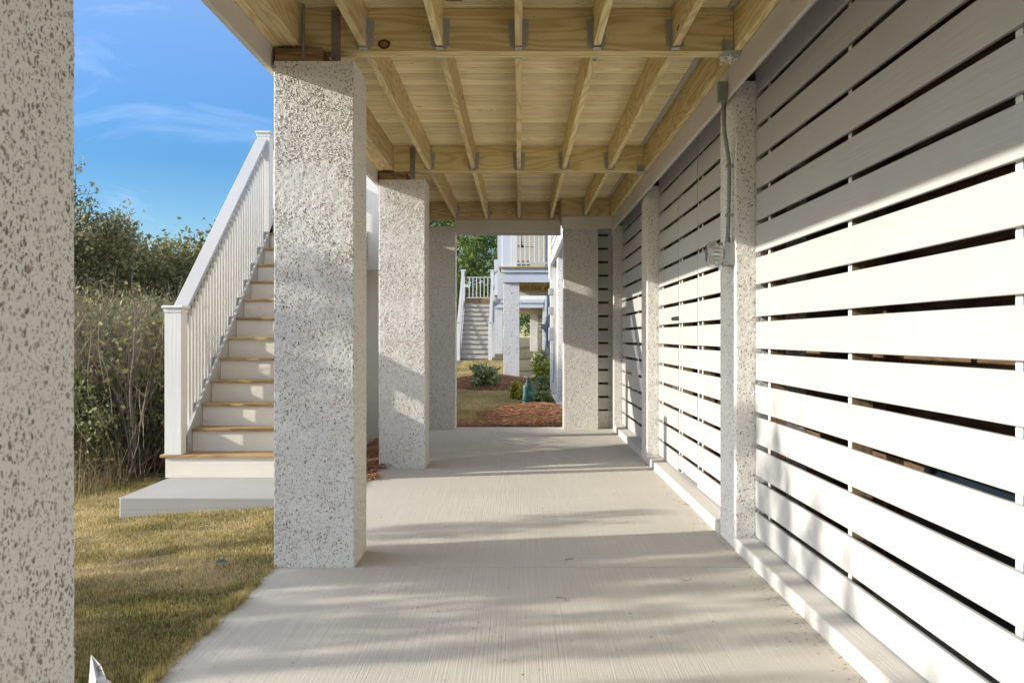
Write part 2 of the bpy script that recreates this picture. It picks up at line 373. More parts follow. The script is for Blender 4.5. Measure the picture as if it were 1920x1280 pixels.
def tag(o, label=None, cat=None, group=None, kind=None):
    if label: o['label'] = label
    if cat: o['category'] = cat
    if group: o['group'] = group
    if kind: o['kind'] = kind
    return o
def thing(name, label, cat, loc=(0, 0, 0), group=None):
    o = bpy.data.objects.new(name, None); C.objects.link(o); o.location = loc; o.empty_display_size = 0.1
    return tag(o, label, cat, group)
def struct(name, mb, mat, **kw):
    o = mb.build(name, mat, **kw); return tag(o, kind='structure')
def ccopy(o, parent=None):
    c = o.copy(); C.objects.link(c)
    if parent is not None: c.parent = parent
    for ch in o.children: ccopy(ch, c)
    return c

# ------------------------------------------------------------------ ground
def sstep(a, b, x):
    t = min(1, max(0, (x - a) / (b - a))); return t * t * (3 - 2 * t)
def gz(x, y):
    t = max(0.0, -(x + 1.305)); tt = min(t, 9.0)
    z = -0.02 - 0.055 * tt - 0.006 * tt * tt
    z *= 1 - 0.55 * sstep(12, 30, y)
    back = sstep(11.8, 13.5, y)
    r = back * (-0.03 + 0.013 * min(max(0, y - 12), 34))
    z += r if x > -6 else r * 0.5
    if t > 0.15: z += 0.022 * noise.noise(Vector((x * 1.1, y * 1.1, 3.0))) * min(1, (t - .15) * 2)
    if y > 12.6: z += 0.03 * noise.noise(Vector((x * 1.0, y * 0.8, 7.0)))
    return z
xs = sorted(set([-900, -500, -200, -90, -50, -30] + [round(-20 + 0.5 * i, 3) for i in range(25)] + [round(-8 + 0.16 * i, 3) for i in range(42)] + [-1.305] + [round(-1.1 + 0.2 * i, 3) for i in range(14)] + [2, 3, 5, 8, 14, 30, 80, 200, 500, 900]))
ys = sorted(set([-600, -200, -60, -20, -8, -3, 0, 1.5] + [round(2.4 + 0.16 * i, 3) for i in range(130)] + [round(24 + 1.0 * i, 3) for i in range(50)] + [90, 130, 250, 600, 1400]))
mb = MB()
for y in ys:
    for x in xs:
        z = gz(x, y)
        if x > -1.30 and y < 12.35: z = -0.14
        mb.v.append((x, y, z))
nx = len(xs)
for j in range(len(ys) - 1):
    for i in range(nx - 1):
        mb.face((j * nx + i, j * nx + i + 1, (j + 1) * nx + i + 1, (j + 1) * nx + i), 0.5)
struct('ground', mb, M['soil'], smooth=True)

# slabs, with real joints between the pours
for k, (y0, y1) in enumerate(((-2.0, 4.812), (4.824, 8.355), (8.366, 12.0), (12.010, 12.34))):
    struct('concrete_path', MB().box(-1.305, 1.9, y0, y1, -0.13, 0.0), M['concrete'], bevel=0.006)

# grass blades on the left lawn and on the lawn behind the porch
def blades(name, n, sampler, h0, h1, wd, mat, parent=None, green=None, lean=0.7):
    pts = []; rn = []
    R_ = np.random.RandomState(11)
    P = [sampler(R_) for _ in range(n)]; P = [p for p in P if p is not None]
    n = len(P)
    P = np.array(P); a = R_.rand(n) * 2 * np.pi; h = (h0 + (h1 - h0) * R_.rand(n)) * np.array([0.75 + 0.9 * max(0, noise.noise(Vector((q[0] * 5, q[1] * 5, 3))) + 0.15) for q in P]); l = (R_.rand(n) - 0.5) * 2 * lean
    b = R_.rand(n) * 2 * np.pi
    ww = wd * (0.6 + 0.8 * R_.rand(n))
    dx, dy = np.cos(a) * ww, np.sin(a) * ww
    A = P + np.stack([-dx, -dy, np.zeros(n)], 1); B = P + np.stack([dx, dy, np.zeros(n)], 1)
    T = P + np.stack([np.cos(b) * h * l, np.sin(b) * h * l, h * np.sqrt(1 - (l * 0.9) ** 2)], 1)
    V = np.stack([A, B, T], 1).reshape(-1, 3)
    if green is None: r = R_.rand(n)
    else: r = np.array([green(p[0], p[1], R_) for p in P])
    return npmesh(name, V, 3, r, mat, parent)
def patch(x, y):
    return noise.noise(Vector((x * 0.9, y * 1.5, 0))) + 0.6 * noise.noise(Vector((x * 2.9, y * 3.3, 5)))
def gcol(x, y, R_):
    p = patch(x, y)
    edge = 0.25 * math.exp(-max(0, -(x + 1.305)) * 1.6)
    return min(1, max(0, 0.62 - p * 0.75 - edge + (R_.rand() - 0.5) * 0.95))
def s_left(R_):
    for _ in range(20):
        y = 2.7 + 6.6 * R_.rand() ** 1.25
        x = -1.31 - R_.rand() * min(4.0, 0.62 * y)
        if x < -5.2: continue
        if x < -4.3 + 0.4 * noise.noise(Vector((y, 0, 0))) and y > 6: continue
        if -3.04 < x < -1.6 and y > 6.76: continue
        if patch(x * 1.7 + 9, y * 1.7) < -0.5 and R_.rand() < 0.8: continue
        return (x, y, gz(x, y) - 0.004)
    return None
g = blades('lawn_grass', 330000, s_left, 0.010, 0.034, 0.0026, M['grass'], green=gcol, lean=0.85); tag(g, kind='stuff')
def in_mulch(x, y):
    a = ((x - 0.25) / 0.86) ** 2 + ((y - 14.0) / 1.35) ** 2 < 1 + 0.25 * noise.noise(Vector((x * 3, y * 2, 1)))
    a2 = y < 12.95 + 0.2 * noise.noise(Vector((x * 2, 0, 4)))
    b = ((x + 0.75) / 1.1) ** 2 + ((y - 22.3) / 2.6) ** 2 < 1 + 0.3 * noise.noise(Vector((x * 3, y * 2, 9)))
    c_ = x > 0.25 and 20.5 < y < 23.8
    return a or a2 or b or c_
def s_back(R_):
    for _ in range(20):
        y = 12.5 + 24 * R_.rand() ** 1.6; x = -2.2 + 3.4 * R_.rand()
        if y > 24.1 and x > -0.5: continue
        if in_mulch(x, y): continue
        return (x, y, gz(x, y) - 0.004)
    return None
g = blades('back_lawn_grass', 90000, s_back, 0.02, 0.05, 0.005, M['grass'], green=lambda x, y, R_: min(1, max(0, 0.42 - patch(x * .7, y * .5) * 0.5 + (R_.rand() - .5) * .5)), lean=0.85); tag(g, kind='stuff')

# pine straw mulch: mounds plus strands
def needles(name, n, sampler, length, wd, mat, lift=0.05):
    R_ = np.random.RandomState(5); P = [sampler(R_) for _ in range(n)]; P = np.array([p for p in P if p is not None]); n = len(P)
    a = R_.rand(n) * np.pi * 2; e = (R_.rand(n) - 0.3) * 0.55; ln = length * (0.5 + R_.rand(n))
    D = np.stack([np.cos(a) * np.cos(e), np.sin(a) * np.cos(e), np.sin(e)], 1) * ln[:, None] * 0.5
    Wv = np.stack([-np.sin(a), np.cos(a), 0.6 * np.ones(n)], 1) * wd
    P = P + np.stack([np.zeros(n), np.zeros(n), R_.rand(n) * lift], 1)
    bow = np.stack([np.zeros(n), np.zeros(n), ln * 0.06], 1)
    V = np.stack([P - D - bow, P - Wv, P + D - bow, P + Wv], 1).reshape(-1, 3)
    return npmesh(name, V, 4, R_.rand(n), mat)
def mound(x, y):
    z = gz(x, y)
    z += 0.17 * max(0, 1 - ((x - 0.30) / 0.88) ** 2 - ((y - 14.0) / 1.4) ** 2)
    z += 0.14 * max(0, 1 - ((x + 0.75) / 1.1) ** 2 - ((y - 22.3) / 2.6) ** 2)
    return z + 0.018 * noise.noise(Vector((x * 9, y * 7, 2)))
mb = MB(); gx = [round(-2.2 + 0.08 * i, 3) for i in range(45)]; gy = [round(12.36 + 0.1 * i, 3) for i in range(116)]
for y in gy:
    for x in gx: mb.v.append((x, y, mound(x, y) + (0.008 if in_mulch(x, y) else -0.05)))
for j in range(len(gy) - 1):
    for i in range(len(gx) - 1): mb.face((j * 45 + i, j * 45 + i + 1, (j + 1) * 45 + i + 1, (j + 1) * 45 + i), .5)
tag(mb.build('mulch_mound', M['mulch'], smooth=True), kind='stuff')
def s_m(R_):
    for _ in range(30):
        y = 12.38 + 11.6 * R_.rand() ** 1.5; x = -2.2 + 3.3 * R_.rand()
        if in_mulch(x, y): return (x, y, mound(x, y))
    return None
tag(needles('pine_straw', 90000, s_m, 0.15, 0.0022, M['straw'], 0.05), kind='stuff')
mb = MB(); cnt = 0
def s_m2(R_):
    y = 7.0 + 5.1 * R_.rand(); x = -1.66 + 0.42 * R_.rand() ** 1.3
    if x > -1.31 and not (noise.noise(Vector((y * 3.0, 1, 0))) > 0.12 and x < -1.19): return None
    return (x, y, 0.0 if x > -1.305 else -0.02)
tag(needles('pine_straw_edging', 30000, s_m2, 0.15, 0.0022, M['straw'], 0.05), kind='stuff')
struct('mulch_strip', MB().box(-1.70, -1.309, 7.0, 12.3, -0.12, -0.012), M['mulch'])

# ------------------------------------------------------------------ tabby pillars
def rough_face_grid(mbx, o, u, v, nu, nv, nrm, amp, seed, ragged=0.0):
    n0 = len(mbx.v)
    for j in range(nv + 1):
        for i in range(nu + 1):
            p = o + u * (i / nu) + v * (j / nv)
            edge = (i in (0, nu)) or (j in (0, nv))
            d = 0 if edge else amp * (noise.noise(p * 38 + Vector((seed, 0, 0))) + 0.7 * noise.noise(p * 9 + Vector((seed, 5, 0))))
            q = p + nrm * d
            mbx.v.append(tuple(q))
    for j in range(nv):
        for i in range(nu):
            a = n0 + j * (nu + 1) + i; mbx.face((a, a + 1, a + nu + 2, a + nu + 1), 0.5)
def pillar(x0, x1, y0, y1, z1, label, group, chips=0, z0=-0.10, side='R', fine=0.02, mats=None, parent=None, name='tabby_pillar', bev=0.006, chip_side=0):
    cx, cy = (x0 + x1) / 2, (y0 + y1) / 2
    mbx = MB(); sd_ = rng.random() * 50
    H = z1 - z0; nz_ = max(4, int(H / fine)); na = max(2, int((x1 - x0) / fine)); nb = max(2, int((y1 - y0) / fine))
    e = 0.008
    rough_face_grid(mbx, Vector((x0 + e, y0, z0)), Vector((x1 - x0 - 2 * e, 0, 0)), Vector((0, 0, H)), na, nz_, Vector((0, -1, 0)), 0.0016, sd_)
    rough_face_grid(mbx, Vector((x1, y0 + e, z0)), Vector((0, y1 - y0 - 2 * e, 0)), Vector((0, 0, H)), nb, nz_, Vector((1, 0, 0)), 0.0016, sd_)
    rough_face_grid(mbx, Vector((x1 - e, y1, z0)), Vector((x0 - x1 + 2 * e, 0, 0)), Vector((0, 0, H)), na, nz_, Vector((0, 1, 0)), 0.0016, sd_)
    rough_face_grid(mbx, Vector((x0, y1 - e, z0)), Vector((0, y0 - y1 + 2 * e, 0)), Vector((0, 0, H)), nb, nz_, Vector((-1, 0, 0)), 0.0016, sd_)
    for (ax, ay, bx, by) in ((x1 - e, y0, x1, y0 + e), (x1, y1 - e, x1 - e, y1), (x0 + e, y1, x0, y1 - e), (x0, y0 + e, x0 + e, y0)):
        n = len(mbx.v); K = max(2, int(H / 0.03))
        for j in range(K + 1):
            z = z0 + H * j / K
            jx = 0.0015 * noise.noise(Vector((ax * 9, ay * 7, z * 30)))
            mbx.v += [(ax, ay, z), ((ax + bx) / 2 + (0.2929 * e * (1 if (ax + bx) / 2 > cx else -1)) + jx, (ay + by) / 2 + (0.2929 * e * (1 if (ay + by) / 2 > cy else -1)) + jx, z), (bx, by, z)]
        for j in range(K):
            a = n + 3 * j; mbx.face((a, a + 1, a + 4, a + 3), .5); mbx.face((a + 1, a + 2, a + 5, a + 4), .5)
    # cap
    n = len(mbx.v); mbx.v += [(x0 + e, y0, z1), (x1 - e, y0, z1), (x1, y0 + e, z1), (x1, y1 - e, z1), (x1 - e, y1, z1), (x0 + e, y1, z1), (x0, y1 - e, z1), (x0, y0 + e, z1)]
    mbx.face(tuple(range(n, n + 8)), .5)
    # embedded shell shards standing proud of the render
    mbx.m = 1
    def shard(p, nrm, ta, tb, s):
        a = rng.random() * math.pi; d = ta * math.cos(a) + tb * math.sin(a); c = nrm.cross(d)
        L_ = s * (0.6 + 0.9 * rng.random()); Wd = L_ * (0.28 + 0.3 * rng.random()); h = 0.0008 + 0.0030 * rng.random()
        tilt = (rng.random() - 0.5) * 0.006
        r = rng.random() ** 1.15; n = len(mbx.v)
        b0 = p - nrm * 0.001
        mbx.v += [tuple(b0 - d * L_ / 2), tuple(b0 - c * Wd / 2 + nrm * 0), tuple(b0 + d * L_ / 2), tuple(b0 + c * Wd / 2),
                  tuple(p - d * L_ * 0.22 + nrm * (h + tilt * 0.5)), tuple(p + d * L_ * 0.25 + c * Wd * 0.15 + nrm * max(0.0006, h - tilt * 0.5))]
        for q in ((0, 1, 4), (1, 5, 4), (1, 2, 5), (2, 3, 5), (3, 4, 5), (3, 0, 4)): mbx.face(tuple(n + i for i in q), r)
    for _ in range(chips):
        z = rng.uniform(max(0.0, z0), z1 - 0.005); x = rng.uniform(x0 + 0.004, x1 - 0.004)
        k = noise.noise(Vector((x * 4.0, 0, z * 3.2 + sd_))) + 0.5 * noise.noise(Vector((x * 13, 2, z * 11 + sd_)))
        if k < -0.07 + 0.25 * (rng.random() - 0.5): continue
        shard(Vector((x, y0, z)), Vector((0, -1, 0)), Vector((1, 0, 0)), Vector((0, 0, 1)), 0.012)
    for _ in range(chip_side):
        z = rng.uniform(max(0.0, z0), z1 - 0.005); y = rng.uniform(y0 + 0.004, y1 - 0.004)
        shard(Vector((x1, y, z)), Vector((1, 0, 0)), Vector((0, 1, 0)), Vector((0, 0, 1)), 0.008)
    o = mbx.build(name, [M['tabby'] if mats is None else mats, M['chips']], parent=parent)
    if parent is None: tag(o, label, 'pillar', group)
    return o
G1 = 'tabby pillars along the open side of the walkway'
pillar(-1.304, -0.877, 1.37, 1.79, 2.683, 'out of focus shell flecked pillar filling the left edge of the photo', G1, fine=0.012, chips=0, chip_side=1800, mats=M['tabby_dense'])
pillar(-1.304, -0.877, 4.81, 5.20, 2.683, 'thick shell encrusted pillar, second from the left edge, beside the foot of the white stairs', G1, chips=11500, fine=0.007, chip_side=1200)
pillar(-1.309, -0.878, 8.43, 8.82, 2.683, 'shell flecked pillar with diagonal shadow bars, between the thickest one and the farthest one', G1, chips=9000, fine=0.02, chip_side=500)
pillar(-1.285, -0.852, 12.03, 12.33, 2.69, 'shaded shell flecked pillar at the far end of the left row, before the lawn', G1, chips=3000, fine=0.03)
pillar(0.587, 1.045, 12.03, 12.33, 2.67, 'wide shell flecked pillar in the end wall right of the opening onto the garden', 'tabby pillars in the end and fence walls', chips=3000, fine=0.03)
G2 = 'tabby posts set into the slatted wall'
pillar(1.244, 1.65, 5.21, 5.62, 2.690, 'shell flecked post in the slatted wall carrying the conduit and the bulkhead light', G2, chips=1500, fine=0.012)
pillar(1.244, 1.65, 8.83, 9.24, 2.690, 'shell flecked post in the slatted wall beyond the gate', G2, chips=900, fine=0.02)
pillar(1.246, 1.65, 11.97, 12.30, 2.690, 'shell flecked corner post where the long slatted wall meets the end wall', G2, chips=500, fine=0.03)
# ragged stucco drips left at the top and foot of the pillars
def crumbs(pts, s, n, seed):
    r_ = random.Random(seed); mbx = MB()
    for _ in range(n):
        (x0, x1, y0, y1, z0, z1) = pts[r_.randrange(len(pts))]
        p = Vector((r_.uniform(x0, x1), r_.uniform(y0, y1), r_.uniform(z0, z1))); q = s * (0.5 + r_.random())
        n0 = len(mbx.v); mbx.v += [tuple(p + Vector((r_.uniform(-q, q), r_.uniform(-q, q), r_.uniform(-q, q)) )) for _ in range(4)]
        for f in ((0, 1, 2), (0, 2, 3), (0, 3, 1), (1, 3, 2)): mbx.face(tuple(n0 + i for i in f), r_.random() * 0.5)
    return mbx

# ------------------------------------------------------------------ porch ceiling structure
porch = thing('porch_deck', 'elevated deck seen from below with yellow pine joists, beams and greige fascia boards', 'deck', (0, 5, 2.76))
ZB, ZT = 2.760, 2.995
mb = MB(); y = -2.0
while y < 12.1:
    mb.box(-1.33, 1.36, y, y + 0.1300, ZT, ZT + 0.025); y += 0.1400
mb.build('deck_boards', M['deck'], porch, bevel=0.0045, segs=1)
MB().box(-1.33, 2.4, -2, 12.3, ZT + 0.03, ZT + 0.05).build('deck_sheathing', M['dark'], porch)
JX = [-0.837, -0.428, -0.005, 0.415, 0.838]
BE = [(1.26, 1.37), (4.89, 5.0), (8.42, 8.53), (11.90, 12.01)]
def beam(y0, y1, x0=-1.17, x1=1.155):
    b_ = MB(); d = (y1 - y0) / 3
    for k in range(3): b_.box(x0, x1, y0 + k * d + 0.0008, y0 + (k + 1) * d - 0.0008, ZB + 0.002 * (k == 1), ZT - 0.003)
    b_.m = 1
    for _ in range(46):
        x = rng.uniform(x0 + .05, x1 - .05); z = rng.choice((ZB + .04, ZB + .10, ZB + .16, ZB + .20)) + rng.uniform(-.012, .012)
        b_.tube([(x, y0 - 0.0012, z), (x, y0 + 0.004, z)], 0.0030, 6)
    return b_.build('beam', [M['wood_x'], M['strap']], porch, bevel=0.002, segs=1)
beam(*BE[0]); beam(*BE[1]); beam(*BE[2]); beam(BE[3][0], BE[3][1], -1.17, 0.53)
MB().box(0.532, 1.155, 11.55, 11.66, ZB, ZT - 0.003).build('beam', M['wood_x'], porch, bevel=0.003, segs=1)
MB().box(0.532, 0.57, 11.662, 11.9, ZB, ZT - 0.003).build('beam', M['wood_y'], porch)
proto_j = {}
for bi in range(-1, 3):
    y0 = BE[bi][1] if bi >= 0 else -2.0
    y1 = BE[bi + 1][0]
    for k, x in enumerate(JX):
        ye = 11.549 if (bi == 2 and x > 0.5) else y1
        jb = MB().box(x - 0.019, x + 0.019, y0 + 0.001, ye - 0.001, ZB + 0.012 + 0.004 * rng.random(), ZT - 0.001)
        j = jb.build('joist', M['wood_y'], porch, bevel=0.002, segs=1)
        if bi >= 0 or True:
            for (yy, sgn) in ((y0, 1), (ye, -1)):
                if yy < 0: continue
                h = MB(); t = 0.0016
                for sx in (-1, 1):
                    xa = x + sx * 0.0195
                    h.box(min(xa, xa + sx * t), max(xa, xa + sx * t), min(yy, yy + sgn * 0.05), max(yy, yy + sgn * 0.05), ZB + 0.008, ZB + 0.175)
                    xb = xa + sx * t; n0 = len(h.v)
                    pts = [(xb, ZB + 0.012), (xb + sx * 0.030, ZB + 0.03), (xb + sx * 0.026, ZB + 0.06), (xb + sx * 0.033, ZB + 0.07), (xb + sx * 0.026, ZB + 0.10), (xb + sx * 0.034, ZB + 0.115), (xb + sx * 0.034, ZB + 0.172), (xb, ZB + 0.175)]
                    if sx < 0: pts = pts[::-1]
                    h.prism(pts, 1, yy + sgn * 0.0002, yy + sgn * 0.002)
                    for q in range(3):
                        zz = ZB + 0.045 + q * 0.045; h.tube([(xb + sx * 0.018, yy + sgn * 0.002, zz), (xb + sx * 0.018, yy + sgn * 0.005, zz)], 0.0035, 6)
                h.box(x - 0.021, x + 0.021, min(yy, yy + sgn * 0.05), max(yy, yy + sgn * 0.05), ZB + 0.006, ZB + 0.0085)
                h.build('joist_hanger', M['galv'], porch)
# rim beam on the open side, ledger on the wall side
for (y0, y1) in ((-2.0, 1.9), (1.902, 4.86), (4.862, 8.4), (8.402, 12.1)):
    r_ = MB()
    for k in range(3): r_.box(-1.318 + 0.0495 * k, -1.270 + 0.0495 * k, y0, y1, ZB + 0.010 + 0.003 * (k % 2), ZT - 0.001)
    r_.build('rim_beam', M['wood_y'], porch, bevel=0.003, segs=1)
for (y0, y1) in ((-2.0, 4.95), (4.952, 8.49), (8.492, 11.95)):
    MB().box(1.157, 1.195, y0, y1, ZB + 0.001, ZT - 0.002).build('ledger', M['wood_y'], porch, bevel=0.003, segs=1)
MB().box(1.118, 1.146, -2, 4.88, ZT - 0.010, ZT - 0.001).build('trim_strip', M['white'], porch)
MB().box(1.118, 1.146, 5.01, 8.41, ZT - 0.010, ZT - 0.001).build('trim_strip', M['white'], porch)
MB().box(1.118, 1.146, 8.54, 11.54, ZT - 0.010, ZT - 0.001).build('trim_strip', M['white'], porch)
# fascias: open side (seen from inside and below), wall side, ends
MB().box(-1.350, -1.320, -2.0, 12.4, 2.644, 3.03).build('fascia', M['greige'], porch, bevel=0.003)
MB().box(1.197, 1.219, -2.0, 11.55, 2.600, 2.860).build('fascia', M['greige'], porch, bevel=0.003)
MB().box(1.221, 1.90, -2.0, 12.3, 2.742, 2.76).build('soffit', M['white'], porch)
MB().box(0.54, 1.219, 11.56, 11.585, 2.606, 2.757).build('fascia', M['greige_x'], porch, bevel=0.002)
MB().box(0.54, 1.30, 11.587, 12.05, 2.70, 2.757).build('soffit', M['white'], porch)
MB().box(-0.85, 0.54, 11.90, 11.925, 2.600, 2.757).build('fascia', M['greige_x'], porch, bevel=0.002)
MB().box(-0.85, 0.56, 12.30, 12.33, 2.600, 3.0).build('fascia', M['greige_x'], porch, bevel=0.002)
MB().box(-0.85, 0.54, 11.927, 12.298, 2.64, 2.66).build('soffit', M['white'], porch)
# doubled plates, hold-down straps and threaded rods on each pillar
for (px0, py0, k) in ((-1.304, 1.37, 0), (-1.304, 4.81, 1), (-1.309, 8.43, 2), (-1.285, 12.03, 3)):
    if k == 3: continue
    MB().box(px0 + 0.002, px0 + 0.26, py0 + 0.012, py0 + 0.37, 2.684, 2.7205).box(px0 + 0.004, px0 + 0.255, py0 + 0.012, py0 + 0.36, 2.7215, 2.758).build('sill_plate', M['plate'], porch, bevel=0.003, segs=1)
    st = MB().box(px0 + 0.290, px0 + 0.340, BE[k][0] - 0.0035, BE[k][0] - 0.0005, 2.69, ZT - 0.012)
    for q in range(4):
        z = 2.73 + q * 0.075; st.tube([(px0 + 0.315, BE[k][0] - 0.0035, z), (px0 + 0.315, BE[k][0] - 0.010, z)], 0.009, 8)
        st.tube([(px0 + 0.333, BE[k][0] - 0.0035, z + .03), (px0 + 0.333, BE[k][0] - 0.006, z + .03)], 0.004, 6)
    st.build('hold_down_strap', M['strap'], porch)
    ro = MB().tube([(px0 + 0.155, py0 + 0.006, 2.70), (px0 + 0.155, py0 + 0.006, ZT - 0.01)], 0.009, 8)
    ro.tube([(px0 + 0.155, py0 + 0.006, 2.69), (px0 + 0.155, py0 + 0.006, 2.712)], 0.013, 6).build('threaded_rod', M['strap'], porch)
# galvanised brackets where beams land on the wall side
for (y0, y1) in BE[1:3]:
    br = MB().box(1.095, 1.194, y0 - 0.02, y1 + 0.02, ZB - 0.004, ZB - 0.001).box(1.10, 1.104, y0 - 0.004, y0 - 0.001, ZB, ZB + 0.09)
    br.box(1.09, 1.154, y0 - 0.004, y0 - 0.001, ZB, ZB + 0.06).build('beam_bracket', M['galv'], porch)
c_ = crumbs([(1.10, 1.18, 4.90, 5.03, ZB - 0.035, ZB - 0.006)], 0.010, 70, 4); c_.m = 0
c_.build('mortar_dab', M['chips'], porch)
# the dark knot in the first beam
kn = MB()
kx, kz = (720 - 974) * 4.885 / F, 1.22 + (632 - 83) * 4.885 / F
pts = [(kx + 0.034 * math.cos(t) * (1 + 0.06 * math.sin(3 * t)), kz + 0.026 * math.sin(t)) for t in [i * math.pi / 10 for i in range(20)]]
pin = [(kx + 0.020 * math.cos(t), kz + 0.015 * math.sin(t)) for t in [i * math.pi / 8 for i in range(16)]]
kn.prism(pts, 1, 4.8885, 4.8895)
ko = kn.build('knot', simple('knot_dark', (0.10, 0.035, 0.015), 0.8, 0.6, 60.0), porch)
MB().prism(pin, 1, 4.8875, 4.8886).build('knot', simple('knot_core', (0.30, 0.15, 0.06), 0.8, 0.6, 60.0), porch)

# ------------------------------------------------------------------ slatted wall on the right
P0, PITCH, SH = 1.338, 0.1817, 0.1525
XS = 1.355
def slat_panel(y0, y1, name, label, zlow=0.0785, studs=(), seams=(), parent_only=None, cat='fence', group='slatted fence panels between the posts'):
    t = thing(name, label, cat, (XS, (y0 + y1) / 2, 0.07), group)
    s = MB()
    for k in range(-7, 8):
        z0 = P0 + k * PITCH; z1 = z0 + SH
        if k == -7: z0 = zlow
        if k == 7: z1 = min(z1, 2.741)
        dx = (rng.random() - 0.5) * 0.003; j = (rng.random() - 0.5) * 0.003
        cuts = [y0] + list(seams) + [y1]
        for a, b_ in zip(cuts[:-1], cuts[1:]):
            # a board in pieces along Y so that it can bow very slightly
            n = max(1, int((b_ - a) / 0.6)); n0 = len(s.v); r = rng.random()
            for i in range(n + 1):
                yy = a + (b_ - a) * i / n + (0.0006 if i == 0 else -0.0006 if i == n else 0)
                wv = 0.0022 * noise.noise(Vector((yy * 0.9, k * 3.1, 1))); wz = 0.0025 * noise.noise(Vector((yy * 0.7, k * 5.3, 8)))
                for (xx, zz) in ((0, z0), (0.019, z0), (0.019, z1), (0, z1)): s.v.append((XS + xx + dx + wv, yy, zz + wz + j * (k > -7)))
            for i in range(n):
                q = n0 + i * 4
                for e in range(4):
                    e2 = (e + 1) % 4; s.face((q + e, q + 4 + e, q + 4 + e2, q + e2), r)
            s.face((n0, n0 + 1, n0 + 2, n0 + 3), r); q = n0 + n * 4; s.face((q + 3, q + 2, q + 1, q), r)
    s.build('slats', M['white'], t, bevel=0.0045, segs=3)
    for yy in studs:
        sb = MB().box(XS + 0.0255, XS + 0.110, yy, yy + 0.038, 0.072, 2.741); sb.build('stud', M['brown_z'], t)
        MB().box(XS + 0.0225, XS + 0.0252, yy + 0.0005, yy + 0.0375, 0.072, 2.741).build('painted_stud_edge', M['white_z'], t)
    return t
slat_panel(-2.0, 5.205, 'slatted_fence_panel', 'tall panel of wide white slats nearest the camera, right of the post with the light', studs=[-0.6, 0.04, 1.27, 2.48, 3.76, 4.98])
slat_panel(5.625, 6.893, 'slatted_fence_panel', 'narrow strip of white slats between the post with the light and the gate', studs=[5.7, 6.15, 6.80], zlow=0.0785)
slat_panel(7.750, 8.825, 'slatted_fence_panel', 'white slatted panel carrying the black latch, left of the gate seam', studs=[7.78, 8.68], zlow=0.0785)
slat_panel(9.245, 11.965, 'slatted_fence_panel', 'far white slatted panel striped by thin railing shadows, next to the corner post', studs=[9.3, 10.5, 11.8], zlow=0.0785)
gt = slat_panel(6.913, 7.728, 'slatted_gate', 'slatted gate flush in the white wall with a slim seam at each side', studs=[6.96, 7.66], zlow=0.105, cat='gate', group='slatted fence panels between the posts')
del gt['group']
# latch strap
la = thing('gate_latch', 'small black latch strap beside the gate seam', 'latch', (XS - 0.004, 7.85, 1.375))
MB().prism([(7.70, 1.362), (8.03, 1.368), (8.055, 1.377), (8.05, 1.392), (8.03, 1.397), (7.70, 1.398)], 0, XS - 0.007, XS - 0.003).build('strap', M['black'], la)
MB().tube([(XS - 0.007, 8.03, 1.383), (XS - 0.011, 8.03, 1.383)], 0.008, 10).build('rivet', M['zinc'], la)

# end wall slats beside the corner post
t = thing('slatted_fence_panel', 'narrow white slatted strip in the end wall between the wide pillar and the corner post', 'fence', (1.15, 12.25, 0.05), 'slatted fence panels between the posts')
s = MB()
for k in range(-6, 8):
    z0 = P0 + k * PITCH; s.box(1.05, 1.60, 12.25, 12.269, z0 if k > -6 else z0, min(z0 + SH, 2.70))
s.build('slats', M['white_x'], t, bevel=0.004, segs=2)
MB().box(1.046, 1.60, 12.235, 12.30, 0.0, 0.225).build('base_board', M['tabby'], t)
MB().box(1.205, 1.243, 12.272, 12.33, 0.0, 2.7).build('stud', M['white_z'], t)

MB().box(1.05, 1.9, 12.34, 12.36, 0.0, 2.9).build('backing_board', M['brown_x'], t)
# kerb under the slats
for (a, b_) in ((-2.0, 3.92), (3.923, 5.205), (5.625, 6.55), (6.553, 8.825), (9.245, 11.965)):
    struct('concrete_kerb', MB().box(1.235, 1.70, a, b_, -0.05, 0.071), M['kerb'], bevel=0.010)

# dim storage space behind the slats
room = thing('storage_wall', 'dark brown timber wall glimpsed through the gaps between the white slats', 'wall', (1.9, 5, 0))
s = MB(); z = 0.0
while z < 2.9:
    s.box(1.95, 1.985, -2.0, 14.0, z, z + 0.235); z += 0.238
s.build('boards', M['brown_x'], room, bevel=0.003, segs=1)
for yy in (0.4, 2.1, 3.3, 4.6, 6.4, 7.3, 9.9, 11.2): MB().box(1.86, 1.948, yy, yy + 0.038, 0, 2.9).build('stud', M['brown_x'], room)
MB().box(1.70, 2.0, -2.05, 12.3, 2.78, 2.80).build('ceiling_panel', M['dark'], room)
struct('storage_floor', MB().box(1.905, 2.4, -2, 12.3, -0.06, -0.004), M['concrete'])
# clutter: a dark blue tarp behind the lower slats
tp = MB(); 
for i in range(9):
    for j in range(7):
        tp.v.append((1.62 + 0.10 * noise.noise(Vector((i * .6, j * .7, 2))) + 0.12 * (j / 6), 2.6 + i * 0.17, 0.02 + j * 0.11 + 0.03 * noise.noise(Vector((i, j, 0)))))
for i in range(8):
    for j in range(6): a = i * 7 + j; tp.face((a, a + 1, a + 8, a + 7), .5)
tpo = tp.build('tarp', simple('blue_tarp', (0.012, 0.022, 0.032), 0.3, 0.4), smooth=True); tpo.modifiers.new('thick', 'SOLIDIFY').thickness = 0.004
tag(tpo, 'dark blue crumpled tarp showing through the lower slats nearest the camera', 'tarp')

